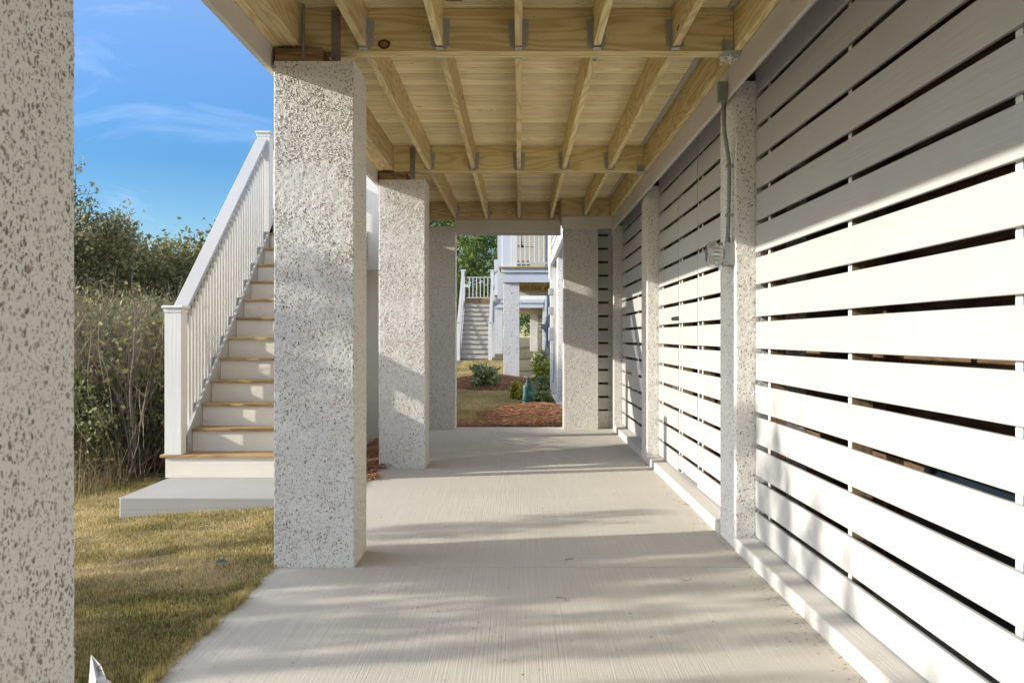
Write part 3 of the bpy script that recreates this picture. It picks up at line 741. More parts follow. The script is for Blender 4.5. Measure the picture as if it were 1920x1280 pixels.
# ------------------------------------------------------------------ conduit, box and light on the post
cd = thing('conduit', 'grey metal conduit running down the post from a box under the beam', 'conduit', (1.22, 5.3, 1.8))
MB().box(1.150, 1.196, 5.20, 5.26, 2.575, 2.686).box(1.146, 1.150, 5.205, 5.255, 2.570, 2.690).build('pull_box', M['grey_metal'], cd, bevel=0.004)
MB().tube([(1.180, 5.23, 2.58), (1.180, 5.23, 2.45), (1.184, 5.235, 2.40), (1.200, 5.255, 2.33), (1.215, 5.275, 2.27), (1.221, 5.28, 2.22), (1.219, 5.28, 2.0), (1.213, 5.28, 1.76)], 0.0115, 12).build('pipe', M['grey_metal'], cd, smooth=True)
MB().tube([(1.180, 5.23, 2.582), (1.180, 5.23, 2.555)], 0.016, 12).build('fitting', M['grey_metal'], cd); MB().tube([(1.2135, 5.28, 1.80), (1.2135, 5.28, 1.765)], 0.016, 12).build('fitting', M['grey_metal'], cd)
for z in (2.46 - 0.0, 1.93):
    zz = {2.46: 2.465, 1.93: 1.93}[z]
    xx = 1.218 if z < 2.2 else 1.182
    if z > 2.2: zz, xx = 2.215 + 0.25 * 0, 1.2212
    MB().box(xx - 0.0155, 1.245, 5.262, 5.298, zz - 0.009, zz + 0.009).tube([(xx, 5.28, zz - 0.010), (xx, 5.28, zz + 0.010)], 0.0145, 12).build('pipe_clamp', M['zinc'], cd)
lt = thing('bulkhead_light', 'caged bulkhead light with clear rounded lens on a grey box, fixed to the post', 'light', (1.2, 5.3, 1.66))
bz0, bz1 = 1.22 + (632 - 497) * 5.25 / F, 1.22 + (632 - 455) * 5.25 / F
MB().box(1.178, 1.242, 5.235, 5.36, bz0, bz1).build('back_box', M['grey_metal'], lt, bevel=0.005)
def oval_ring(x, a, b_, n=20, cy=5.3, cz=(bz0 + bz1) / 2):
    return [(x, cy + a * math.copysign(abs(math.cos(t)) ** 0.7, math.cos(t)), cz + b_ * math.copysign(abs(math.sin(t)) ** 0.7, math.sin(t))) for t in [2 * math.pi * i / n for i in range(n)]]
def loft(rings, mbx, r=0.5):
    n0 = len(mbx.v); K = len(rings[0])
    for rg in rings: mbx.v += rg
    for i in range(len(rings) - 1):
        for k in range(K):
            k2 = (k + 1) % K; mbx.face((n0 + i * K + k, n0 + i * K + k2, n0 + (i + 1) * K + k2, n0 + (i + 1) * K + k), r)
    mbx.face(tuple(range(n0, n0 + K)), r); mbx.face(tuple(reversed(range(n0 + (len(rings) - 1) * K, n0 + len(rings) * K))), r)
m_ = MB(); loft([oval_ring(1.177, 0.068, 0.068), oval_ring(1.150, 0.068, 0.068), oval_ring(1.148, 0.060, 0.060), oval_ring(1.140, 0.058, 0.058)], m_)
m_.build('lamp_housing', simple('grey_cast', (0.42, 0.40, 0.37), 0.5, 0.2), lt, smooth=False)
m_ = MB(); loft([oval_ring(1.139, 0.050, 0.052), oval_ring(1.118, 0.046, 0.046)], m_); m_.build('lamp', M['dark'], lt)
m_ = MB(); loft([oval_ring(1.147, 0.066, 0.076), oval_ring(1.110, 0.068, 0.078), oval_ring(1.098, 0.058, 0.066), oval_ring(1.092, 0.035, 0.042)], m_)
m_.build('lens', M['clear'], lt, smooth=True)
for k in range(4):
    z = (bz0 + bz1) / 2 - 0.036 + k * 0.024
    MB().tube([(1.150, 5.229, z), (1.114, 5.228, z), (1.110, 5.24, z), (1.110, 5.36, z), (1.114, 5.372, z), (1.150, 5.371, z)], 0.0035, 8).build('cage_bar', M['grey_metal'], lt, smooth=True)
MB().tube([(1.165, 5.26, bz0 - 0.03), (1.165, 5.26, bz0 + 0.005)], 0.009, 8).build('screw', M['zinc'], lt)

# ------------------------------------------------------------------ the white stair
SX0, SX1 = -3.02, -1.62
st = thing('outdoor_staircase', 'white painted outdoor staircase with bare pine treads rising beside the thick pillar', 'staircase', (-2.3, 7.7, 0.02))
RZ, TY, Z1, Y1 = 0.2, 0.248, 0.22, 7.71
for i in range(13):
    z = Z1 + i * RZ; yy = Y1 + i * TY
    x0 = -2.875 if i > 0 else -3.06; x1 = -1.77 if i > 0 else -1.60
    if i < 12: MB().box(x0, x1, yy, yy + TY + 0.03, z - 0.025, z).build('tread', M['tread'], st, bevel=0.004)
    MB().box(x0 if i else SX0, x1 if i else SX1, yy + 0.022, yy + 0.040, (z - RZ if i else 0.024), z - 0.027).build('riser', M['cream_x'], st)
# closed stringers
def slope(y): return Z1 + (y - Y1) / TY * RZ
for (xa, xb) in ((-2.900, -2.877), (-1.768, -1.745)):
    ya, yb = 7.83, Y1 + 12 * TY
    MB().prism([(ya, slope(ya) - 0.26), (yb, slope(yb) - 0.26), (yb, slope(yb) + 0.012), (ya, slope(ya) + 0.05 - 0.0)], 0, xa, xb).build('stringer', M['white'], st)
for sx, xa in ((-1, -3.005),):
    for i in range(1, 12):
        z = Z1 + i * RZ; yy = Y1 + i * TY
        MB().box(xa, xa + 0.10, yy - 0.02, yy + TY + 0.008, z - 0.055, z + 0.012).build('baluster_block', M['white'], st, bevel=0.002)
    for i in range(1, 12):
        for q in (0.17, 0.5, 0.83):
            yy = Y1 + (i + q) * TY; zz = Z1 + i * RZ
            if i == 1 and q < 0.4: continue
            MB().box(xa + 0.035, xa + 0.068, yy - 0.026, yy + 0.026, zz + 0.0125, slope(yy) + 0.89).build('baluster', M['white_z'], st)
    ya, yb = 7.86, 10.43
    MB().prism([(ya, slope(ya) + 0.875), (yb, slope(yb) + 0.875), (yb, slope(yb) + 1.045), (ya, slope(ya) + 1.045)], 0, xa - 0.010, xa + 0.034).build('handrail', M['white'], st, bevel=0.004)
    MB().prism([(ya, slope(ya) + 1.047), (yb, slope(yb) + 1.047), (yb, slope(yb) + 1.085), (ya, slope(ya) + 1.085)], 0, xa - 0.028, xa + 0.105).build('handrail_cap', M['white'], st, bevel=0.006)
def newel(x, y, z0, z1, w_=0.143, mat='white_z'):
    n = MB().box(x, x + w_, y, y + w_, z0, z1 - 0.0255).build('newel_post', M[mat], st, bevel=0.003)
    c = MB().box(x - 0.02, x + w_ + 0.02, y - 0.02, y + w_ + 0.02, z1 - 0.025, z1).build('cap', M[mat], n, bevel=0.008); c.location = (0, 0, 0)
    n_ = MB().box(x - 0.006, x + w_ + 0.006, y - 0.006, y + w_ + 0.006, z1 - 0.06, z1 - 0.026).build('moulding', M[mat], n, bevel=0.004); n_.location = (0, 0, 0)
newel(-3.02, 7.715, 0.221, 1.49); newel(-1.77, 7.715, 0.221, 1.49)
newel(-3.02, 10.44, 0.0, 3.59); newel(-1.77, 10.44, 2.0, 3.59)
# landing, its post, rails and the short flight to the deck
LZ = 2.62
for k in range(9): MB().box(-3.06, -1.62, 10.69 + k * 0.142, 10.69 + k * 0.142 + 0.138, LZ - 0.025, LZ).build('landing_board', M['tread'], st, bevel=0.003)
MB().box(-3.03, -1.60, 10.72, 10.745, LZ - 0.26, LZ - 0.027).box(-3.03, -1.60, 11.93, 11.955, LZ - 0.26, LZ - 0.027).box(-3.03, -3.005, 10.746, 11.93, LZ - 0.26, LZ - 0.027).build('landing_fascia', M['white_x'], st)
for x in (-2.6, -2.2, -1.85): MB().box(x, x + 0.038, 10.75, 11.92, LZ - 0.2, LZ - 0.027).build('landing_joist', M['wood_y'], st)
MB().box(-1.97, -1.665, 10.75, 10.90, -0.05, LZ - 0.262).build('boxed_post', M['white_z'], st, bevel=0.004)
MB().box(-3.02, -2.88, 11.8, 11.92, -0.3, 3.6).build('boxed_post', M['white_z'], st, bevel=0.004)
MB().box(-1.97, -1.8, 11.8, 11.92, -0.05, LZ - 0.262).build('boxed_post', M['white_z'], st, bevel=0.004)
MB().box(-2.88, -1.62, 11.845, 11.885, 3.49, 3.55).box(-2.88, -1.62, 11.845, 11.885, 2.71, 2.75).build('landing_rail', M['white_x'], st)
MB().box(-3.00, -2.94, 10.6, 11.8, 3.49, 3.55).box(-3.0, -2.94, 10.6, 11.8, 2.71, 2.75).build('landing_rail', M['white'], st)
for k in range(9):
    MB().box(-2.98, -2.95, 10.70 + k * 0.12, 10.73 + k * 0.12, 2.751, 3.489).build('baluster', M['white_z'], st)
for k in range(10):
    MB().box(-2.78 + k * 0.12, -2.75 + k * 0.12, 11.85, 11.88, 2.751, 3.489).build('baluster', M['white_z'], st)
# short flight along +X
for k in range(2):
    MB().box(-1.62 + k * 0.14, -1.45 + k * 0.14, 10.70, 11.9, LZ + RZ * (k + 1) - 0.065, LZ + RZ * (k + 1) - 0.04).build('tread', M['tread'], st)
MB().prism([(-1.70, LZ - 0.32), (-1.62, LZ - 0.32), (-1.352, LZ - 0.06), (-1.352, LZ + 0.36), (-1.62, LZ + 0.12), (-1.70, LZ + 0.10)], 1, 10.66, 10.685).build('stringer', M['white_x'], st)
MB().prism([(-1.62, LZ + 0.90), (-1.352, LZ + 1.16), (-1.352, LZ + 1.24), (-1.62, LZ + 0.98)], 1, 10.6, 10.66).build('handrail', M['white_x'], st)
MB().box(-1.60, -1.57, 10.61, 10.64, LZ + 0.16, LZ + 0.92).box(-1.48, -1.45, 10.61, 10.64, LZ + 0.28, LZ + 1.03).build('baluster', M['white_z'], st)
struct('concrete_pad', MB().box(-3.0, -1.72, 6.79, 8.0, -0.35, 0.022), M['concrete_grey'], bevel=0.012)

# ------------------------------------------------------------------ our house beyond the porch
hs_ = thing('house_wing', 'white rear wing of the house past the wide end pillar, meter boxes on its corner', 'house', (0.75, 16, 0))
pillar(0.70, 1.1, 16.6, 17.0, 2.87, '', '', z0=-0.1, fine=0.05, mats=M['tabby_far'], parent=hs_, name='pillar')
s = MB()
for k in range(-7, 9): s.box(0.86, 0.88, 12.5, 19.0, P0 + k * PITCH, P0 + k * PITCH + SH)
s.build('slats', M['white'], hs_)
s = MB()
for k in range(14):
    z = 2.86 + k * 0.18; s.prism([(0.66, z), (0.685, z), (0.685, z + 0.18), (0.675, z + 0.18)], 1, 12.42, 19.9)
s.build('siding', M['white'], hs_)
MB().box(0.64, 0.70, 12.42, 19.95, 2.70, 2.855).build('trim', M['white'], hs_)
MB().box(0.70, 4.0, 19.9, 19.95, 2.7, 5.4).build('wall', M['white_x'], hs_)
MB().box(0.645, 0.80, 18.9, 19.15, -0.05, 2.70).build('corner_post', M['white_z'], hs_)
MB().box(0.66, 0.80, 12.42, 19.8, -0.08, 0.05).build('footing', M['kerb'], hs_)
for (ya, yb_, ztop, zbot) in ((614, 639, 0, 0), (575, 590, 0, 0), (540, 553, 0, 0)):
    Y = 18.5; za = 1.22 + (632 - yb_) * Y / F; zb = 1.22 + (632 - ya) * Y / F
    MB().box(0.60, 0.70, Y, Y + 0.3, za, zb).build('meter_box', simple('meter_grey', (0.36, 0.38, 0.38), 0.5, 0.2), hs_, bevel=0.01)
MB().tube([(0.70, 18.45, 1.6), (0.70, 18.45, 0.5), (0.68, 18.4, 0.3)], 0.012, 8).build('cable', M['grey_metal'], hs_)
MB().tube([(0.62, 18.3, 4.2), (0.62, 18.3, 2.4)], 0.03, 8).build('downpipe', M['white_z'], hs_)

# ------------------------------------------------------------------ neighbouring houses
def rail(par, x0, x1, y, zb, zt, step=0.13, mat='white_x', w_=0.03):
    MB().box(x0, x1, y, y + 0.05, zt - 0.05, zt).build('top_rail', M[mat], par); MB().box(x0, x1, y, y + 0.05, zb, zb + 0.05).build('bottom_rail', M[mat], par)
    x = x0 + step * 0.6
    while x < x1 - w_:
        MB().box(x, x + w_, y + 0.01, y + 0.04, zb + 0.051, zt - 0.051).build('baluster', M['white_z'], par); x += step
h2 = thing('neighbour_house', 'pale house beyond the mulch beds with a railed porch on a shell flecked pillar', 'house', (0.3, 24.2, 0))
pillar(-0.427, 0.0, 24.2, 24.62, 2.70, '', '', z0=0.0, fine=0.05, mats=M['tabby_far'], parent=h2, name='pillar')
pillar(-0.427, 0.0, 28.0, 28.42, 2.70, '', '', z0=0.0, fine=0.08, mats=M['tabby_far'], parent=h2, name='pillar')
MB().box(-0.47, 2.3, 24.14, 24.19, 2.68, 2.94).build('fascia', M['bluewhite'], h2)
MB().box(-0.49, 2.3, 24.10, 24.19, 2.943, 3.05).build('fascia', M['bluewhite'], h2)
MB().box(-0.55, 2.3, 24.06, 30.6, 3.053, 3.09).build('deck_edge', M['tread'], h2)
MB().box(-0.46, 2.3, 24.2, 30.6, 3.0, 3.05).build('deck_underside', M['deck'], h2)
for k in range(7): MB().box(-0.1 + k * 0.42, -0.06 + k * 0.42, 24.2, 30.5, 2.78, 2.999).build('joist', M['wood_y'], h2)
MB().box(-0.46, 2.3, 27.2, 27.32, 2.77, 2.999).build('beam', M['wood_x'], h2)
MB().box(-0.46, 2.3, 30.5, 30.6, 2.62, 2.80).build('fascia', M['greige_x'], h2)
MB().box(-0.46, 2.3, 30.51, 30.59, 2.802, 2.999).build('beam', M['wood_x'], h2)
MB().box(-0.47, -0.20, 24.25, 24.45, 3.09, 5.6).build('porch_column', M['bluewhite'], h2, bevel=0.01)
MB().box(-0.19, -0.07, 24.22, 24.30, 3.09, 4.9).build('rail_post', M['white_z'], h2)
MB().box(-0.62, -0.44, 25.6, 25.8, 2.3, 5.6).build('corner_board', M['bluewhite'], h2)
rail(h2, -0.07, 0.82, 24.22, 3.17, 4.35, 0.125)
MB().box(-0.48, 0.84, 24.20, 24.30, 4.60, 5.6).build('header', M['white_x'], h2)
# porch back wall with a bright window opening and dark stools
MB().box(-0.3, 1.7, 30.4, 30.5, 3.09, 5.8).build('wall', M['roomwall'], h2)
MB().box(-0.3, 1.6, 25.5, 30.3, 5.5, 5.55).build('porch_ceiling', M['white_x'], h2)
for k in range(3): MB().box(-0.06 + k * 0.13, 0.035 + k * 0.13, 25.4, 25.5, 3.22, 3.36).build('dark_pane', M['glass'], h2)
MB().box(0.74, 0.80, 26.0, 26.1, 3.09, 5.0).build('porch_post', simple('blue_grey', (0.25, 0.32, 0.42), 0.5, 0.1), h2)
MB().box(0.45, 0.55, 28.4, 28.45, 3.1, 4.4).build('curtain', M['roomwall'], h2)
fan = thing('ceiling_fan', 'black ceiling fan hanging in the porch of the pale neighbouring house', 'fan', (0.075, 26.6, 3.95))
fy = 26.6; fz = 1.22 + (632 - 462) * fy / F; fx = (978 - 974) * fy / F
MB().tube([(fx, fy, fz), (fx, fy, 5.49)], 0.012, 6).build('rod', M['black'], fan)
MB().tube([(fx, fy, fz - 0.03), (fx, fy, fz + 0.02), (fx, fy, fz + 0.06)], [0.075, 0.06, 0.015], 10).build('motor', M['black'], fan)
MB().tube([(fx, fy, fz + 0.105), (fx, fy, fz + 0.125)], [0.02, 0.045], 10).build('canopy', M['black'], fan)
for a in (0.3, 2.39, 4.49):
    c_, s_ = math.cos(a), math.sin(a); p = [(fx + c_ * 0.08 - s_ * 0.04, fy + s_ * 0.08 + c_ * 0.04), (fx + c_ * 0.08 + s_ * 0.04, fy + s_ * 0.08 - c_ * 0.04), (fx + c_ * 0.42 + s_ * 0.05, fy + s_ * 0.42 - c_ * 0.05), (fx + c_ * 0.42 - s_ * 0.05, fy + s_ * 0.42 + c_ * 0.05)]
    MB().prism(p, 2, fz - 0.012, fz - 0.004).build('blade', M['black'], fan)
struct('neighbour_path', MB().box(-0.44, 2.5, 24.5, 36.0, 0.0, 0.13), M['concrete_grey'])
# its stair
s2 = thing('distant_staircase', 'distant white staircase with railings climbing to a small landing, seen beyond the lawn', 'staircase', (-1.85, 37, 0.05))
for i in range(13):
    z = 0.35 + i * 0.2; yy = 37 + i * 0.26
    MB().box(-2.42, -1.28, yy, yy + 0.30, z - 0.03, z).build('tread', M['plate'], s2)
    MB().box(-2.42, -1.28, yy + 0.03, yy + 0.05, z - 0.2, z - 0.031).build('riser', M['white_x'], s2)
MB().box(-2.65, -1.1, 36.9, 37.02, -0.1, 0.16).build('base_step', M['white_x'], s2)
for x in (-2.58, -1.27):
    MB().box(x, x + 0.15, 36.85, 37.0, 0.1, 1.82).build('newel_post', M['white_z'], s2)
    MB().box(x - 0.03, x + 0.18, 36.82, 37.03, 1.82, 1.87).build('cap', M['white_z'], s2)
    MB().prism([(37.0, 1.55), (40.2, 4.0), (40.2, 4.14), (37.0, 1.69)], 0, x + 0.02, x + 0.13).build('handrail', M['white'], s2)
    for i in range(22):
        yy = 37.15 + i * 0.142; zz = 0.35 + (yy - 37) / 0.26 * 0.2
        MB().box(x + 0.06, x + 0.09, yy, yy + 0.03, zz - 0.1, zz + 1.2).build('baluster', M['white_z'], s2)
    MB().prism([(37.0, 0.1), (40.2, 2.55), (40.2, 2.85), (37.0, 0.40)], 0, x + 0.05, x + 0.11).build('stringer', M['white'], s2)
    MB().box(x, x + 0.16, 40.2, 40.36, 0.0, 4.15).build('newel_post', M['white_z'], s2)
    MB().box(x - 0.03, x + 0.19, 40.17, 40.39, 4.15, 4.21).build('cap', M['white_z'], s2)
MB().box(-2.5, -1.0, 40.3, 41.6, 2.70, 2.93).build('landing', M['plate'], s2)
rail(s2, -2.42, -1.27, 41.5, 3.0, 3.98, 0.17, w_=0.035)
MB().box(-2.5, -1.27, 41.45, 41.6, 0.1, 2.7).build('landing_skirt', M['white_x'], s2)
for k in range(3): MB().box(-1.12 + k * 0.25, -0.83 + k * 0.25, 40.25, 41.4, 3.05 + k * 0.2, 3.09 + k * 0.2).build('tread', M['tread'], s2)
MB().prism([(-1.1, 2.55), (-0.1, 3.35), (-0.1, 3.75), (-1.1, 2.95)], 1, 40.2, 40.25).build('stringer', M['white_x'], s2)
MB().prism([(-1.1, 4.0), (-0.1, 4.8), (-0.1, 4.9), (-1.1, 4.1)], 1, 40.2, 40.25).build('handrail', M['white_x'], s2)
# house three
h3 = thing('far_house', 'farthest pale house framed between the neighbour pillar and the wing, with a slatted end wall', 'house', (0.3, 45.4, 0.2))
pillar(-1.255, -0.83, 45.4, 45.8, 2.69, '', '', z0=0.1, fine=0.1, mats=M['tabby_far'], parent=h3, name='pillar')
pillar(1.17, 1.4, 45.4, 45.8, 2.69, '', '', z0=0.1, fine=0.1, mats=M['tabby_far'], parent=h3, name='pillar')
pillar(0.62, 1.06, 52.9, 53.2, 2.69, '', '', z0=0.1, fine=0.1, mats=M['tabby_far'], parent=h3, name='pillar')
MB().box(-1.3, 1.2, 45.3, 45.38, 2.69, 2.90).box(-1.35, 1.25, 45.25, 45.38, 2.93, 3.10).build('fascia', M['bluewhite'], h3)
MB().box(-1.3, 2.2, 45.4, 54, 3.0, 3.06).build('deck_underside', M['deck'], h3)
for k in range(7): MB().box(-0.9 + k * 0.42, -0.86 + k * 0.42, 45.4, 53, 2.78, 2.999).build('joist', M['wood_y'], h3)
MB().box(-1.3, 2.2, 52.8, 52.88, 2.55, 2.999).build('beam', M['greige_x'], h3)
s = MB()
for k in range(-5, 8): s.box(1.07, 1.6, 53.1, 53.12, P0 + k * PITCH, P0 + k * PITCH + SH)
s.build('slats', M['white_x'], h3)
s = MB()
for k in range(-5, 8): s.box(1.38, 1.40, 45.8, 53.1, P0 + k * PITCH, P0 + k * PITCH + SH)
s.build('slats', M['white'], h3)
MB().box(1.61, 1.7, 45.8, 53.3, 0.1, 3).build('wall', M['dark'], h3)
MB().box(-1.3, 3.2, 46.5, 54, 3.10, 5.2).build('wall', M['bluewhite'], h3)
MB().box(1.25, 1.5, 45.3, 45.5, 2.6, 5.2).build('corner_board', M['bluewhite'], h3)
struct('far_path', MB().box(-1.3, 2.4, 45.4, 57, 0.1, 0.27), M['concrete'])
pp = thing('utility_pipes', 'blue grey utility pipes and meter against the corner of the far house', 'pipes', (1.25, 42, 0.3))
m_ = simple('blue_grey_pipe', (0.22, 0.26, 0.30), 0.5, 0.3)
MB().tube([(1.28, 42, 3.2), (1.26, 42, 2.5), (1.30, 42, 2.0), (1.20, 42, 1.6), (1.24, 42, 1.1), (1.18, 42, 0.6), (1.20, 42, 0.2)], [0.06, .07, .09, .10, .07, .09, .10], 8).build('duct', m_, pp, smooth=True)
MB().tube([(1.36, 42, 3.2), (1.35, 42, 0.2)], 0.04, 8).build('pipe', m_, pp)
MB().tube([(1.12, 41.95, 1.7), (1.12, 41.75, 1.7)], 0.13, 12).build('meter', m_, pp)

# ------------------------------------------------------------------ plants
def rot_axis(v, ax, a): return Matrix.Rotation(a, 3, ax) @ v
def grow(mbx, tips, p, d, L_, r, lev, rr, spread, nb, curve=0.25, seg=5, up=0.12, minr=0.004, bright=None):
    pts = [p.copy()]; rad = [r]; K = 4 if lev > 0 else 3; q = p.copy(); dd = d.copy()
    for i in range(K):
        dd = (dd + Vector((rr.uniform(-1, 1), rr.uniform(-1, 1), rr.uniform(-1, 1))) * curve + Vector((0, 0, up))).normalized()
        q = q + dd * (L_ / K); pts.append(q.copy()); rad.append(max(minr, r * (1 - 0.42 * (i + 1) / K)) if lev > 0 else max(minr * 0.6, r * (1 - 0.75 * (i + 1) / K)))
    mbx.tube(pts, rad, seg if lev > 1 else (4 if lev else 3), rr.random(), cap=False)
    if lev == 0: tips.append((pts[-1], dd)); tips.append((pts[-2], dd)); return
    if lev == 1: tips.append((pts[-1], dd))
    n = nb + (rr.random() < 0.5)
    for i in range(n):
        t = rr.uniform(0.35, 1.0); j = min(K - 1, int(t * K)); bp = pts[j].lerp(pts[j + 1], t * K - j)
        ax = Vector((rr.uniform(-1, 1), rr.uniform(-1, 1), rr.uniform(-1, 1))).normalized()
        nd = rot_axis(dd, ax.cross(dd).normalized() if ax.cross(dd).length > 0.01 else ax, rr.uniform(0.4, 1.0) * spread)
        grow(mbx, tips, bp, nd, L_ * rr.uniform(0.55, 0.8), max(minr, rad[j + 1] * rr.uniform(0.5, 0.75)), lev - 1, rr, spread, nb, curve, seg, up, minr)
    grow(mbx, tips, pts[-1], dd, L_ * 0.75, rad[-1], lev - 1, rr, spread, nb, curve, seg, up, minr)
def leaves(tips, n_per, size, rad, seed, keep=1.0, stretch=1.6, zsq=1.0, clump=True):
    R_ = np.random.RandomState(seed); P = []; Cc = []
    for (p, d) in tips:
        if R_.rand() > keep: continue
        k = R_.poisson(n_per); cb = R_.rand()
        for _ in range(k):
            P.append(np.array(p) + R_.randn(3) * rad * np.array([1, 1, zsq])); Cc.append(0.55 * cb + 0.45 * R_.rand())
    n = len(P)
    if n == 0: return np.zeros((4, 3)), np.zeros(1)
    P = np.array(P); U = R_.randn(n, 3); U /= np.linalg.norm(U, axis=1)[:, None]; W_ = np.cross(U, R_.randn(n, 3)); W_ /= np.linalg.norm(W_, axis=1)[:, None]
    s = size * (0.6 + 0.8 * R_.rand(n))[:, None]
    V = np.stack([P - U * s * stretch * 0.5, P - W_ * s * 0.42, P + U * s * stretch * 0.5, P + W_ * s * 0.42], 1).reshape(-1, 3)
    return V, np.array(Cc)
def tree(name,  loc, seed, height, rad, lev, nb, spread, leaf_n, leaf_s, leaf_r, mat, label, cat, group=None, keep=0.9, stems=1, lean=0.1, bark='bark', up=0.12, curve=0.25, minr=0.006, L0=0.34, stretch=1.6, zsq=1.0, clumps=0):
    rr = random.Random(seed); t = thing(name, label, cat, loc, group); mbx = MB(); tips = []
    for s_i in range(stems):
        a = rr.uniform(0, 6.28); d = Vector((math.cos(a) * lean * rr.uniform(.5, 1.4), math.sin(a) * lean * rr.uniform(.5, 1.4), 1)).normalized()
        o_ = Vector((math.cos(a), math.sin(a), 0)) * (0.12 if stems > 1 else 0) * rr.random() * 2
        grow(mbx, tips, o_ + Vector((0, 0, -0.15)), d, height * L0, rad * rr.uniform(0.7, 1.0), lev, rr, spread, nb, curve, 6, up, minr)
    zmax = max(p.z for p, d in tips); f = height / zmax; fr = f ** 0.5
    mbx.v = [(a * fr, b_ * fr, c * f) for a, b_, c in mbx.v]; tips = [(Vector((p.x * fr, p.y * fr, p.z * f)), d) for p, d in tips]
    print('TREE', label[:30], 'raw', round(zmax, 2))
    tr = mbx.build('trunk' if cat == 'tree' else 'stems', M[bark], t, smooth=True); tr.location = (0, 0, 0)
    if clumps:
        rr.shuffle(tips); sel = []
        for (p, d) in tips:
            if p.z > 0.55 * height and all((p - q[0]).length > 0.2 for q in sel): sel.append((p, d))
            if len(sel) >= clumps: break
        tips = sel; print('CLUMPS', len(sel))
    V, c = leaves(tips, leaf_n, leaf_s, leaf_r, seed, keep, stretch, zsq)
    cr_ = npmesh('crown' if cat == 'tree' else 'foliage', V, 4, c, mat, t); cr_.location = (0, 0, 0)
    return t
def place(proto, loc, rz, sc, label, group=None):
    c = ccopy(proto); c.location = loc; c.rotation_euler = (0, 0, rz); c.scale = (sc, sc, sc); c['label'] = label
    if group: c['group'] = group
    return c

GT = 'evergreen trees behind the thicket'
def at(px, Y, zoff=0.0):
    x = (px - 974) * Y / F; return (x, Y, gz(x, Y) + zoff)
oak = tree('oak_tree', at(158, 15), 3, 5.1, 0.10, 5, 3, 0.95, 9, 0.046, 0.085, M['leaf_oak'], 'tallest sparse dark green oak standing behind the thicket at the left pillar edge', 'tree', GT, keep=0.75, L0=0.25, curve=0.38, minr=0.005)
oak2 = tree('oak_tree', at(405, 18), 8, 3.9, 0.09, 5, 3, 0.95, 9, 0.046, 0.085, M['leaf_oak'], 'rounded olive oak behind the thicket, close to the stair handrail', 'tree', GT, keep=0.75, L0=0.25, curve=0.38, minr=0.005)
place(oak, at(265, 17, -0.3), 2.1, 0.82, 'middle oak behind the thicket, between the tallest one and the rounded one', GT)
place(oak2, at(330, 20, -0.2), 4.0, 1.0, 'thin topped oak just behind the thicket, left of the stair newel post', GT)
place(oak, at(480, 22, -0.4), 1.0, 0.80, 'oak half hidden behind the white stair balusters', GT)
GB = 'brush and saplings of the thicket'
br1 = tree('brush_sapling', at(230, 8.9), 21, 2.1, 0.034, 4, 3, 0.6, 1.2, 0.035, 0.06, M['leaf_brush'], 'leaning bare sapling with a forked brown stem beside the concrete pad', 'sapling', GB, keep=0.35, stems=3, lean=0.35, bark='twig', up=0.22, curve=0.16, minr=0.0015, L0=0.36)
br2 = tree('brush_sapling', at(165, 9.6), 33, 1.6, 0.022, 4, 3, 0.95, 3.5, 0.032, 0.08, M['leaf_brush'], 'many stemmed grey twiggy bush by the left pillar edge', 'sapling', GB, keep=0.5, stems=6, lean=0.5, bark='twig', up=0.10, curve=0.32, minr=0.0012, L0=0.34)
br3 = tree('brush_sapling', at(275, 10.6), 45, 1.7, 0.022, 4, 3, 0.9, 10, 0.034, 0.13, M['leaf_brush'], 'leafy olive bush behind the bottom newel post', 'sapling', GB, keep=0.8, stems=6, lean=0.4, bark='twig', up=0.12, curve=0.32, minr=0.0012, L0=0.34)
protos = [br1, br2, br3]
rr = random.Random(99); k = 0
desc = ['twiggy grey bush', 'leafy olive bush', 'bare brown sapling']
spots = []
for row, (Y, n) in enumerate(((9.6, 5), (10.8, 6), (12.3, 7), (14.5, 8), (17.2, 8), (19.5, 8))):
    for i in range(n):
        px = 90 + (510 - 90) * (i + 0.5 * (row % 2) + rr.uniform(-.3, .3)) / (n - 0.5)
        if Y < 12.9 and px > 290: px = 290 - rr.random() * 110
        spots.append((px, Y + rr.uniform(-.5, .5), row, i))
names_row = ['front row of the thicket', 'second row of the thicket', 'third row of the thicket', 'fourth row of the thicket', 'fifth row of the thicket', 'rearmost row of the thicket']
ORD = ['first', 'second', 'third', 'fourth', 'fifth', 'sixth', 'seventh', 'eighth']
for (px, Y, row, i) in spots:
    p = protos[[1, 2, 0, 2, 1, 2][(row * 3 + i * 2) % 6]] if row < 2 else protos[2]
    X_ = abs(px - 974) * Y / F
    place(p, at(px, Y), rr.uniform(0, 6.28), min(rr.uniform(0.8, 1.12) * (1, 1.05, 1.25, 1.5, 1.85, 2.3)[row], (0.31 * X_ + 0.30 if Y < 15.8 else 3.4) / {br1: 2.1, br2: 1.6, br3: 1.7}[p]), '%s, %s from the left, in the %s' % (('leafy olive bush' if p is br3 else 'grey twiggy bush' if p is br2 else 'bare brown sapling'), ORD[i], names_row[row]), GB)
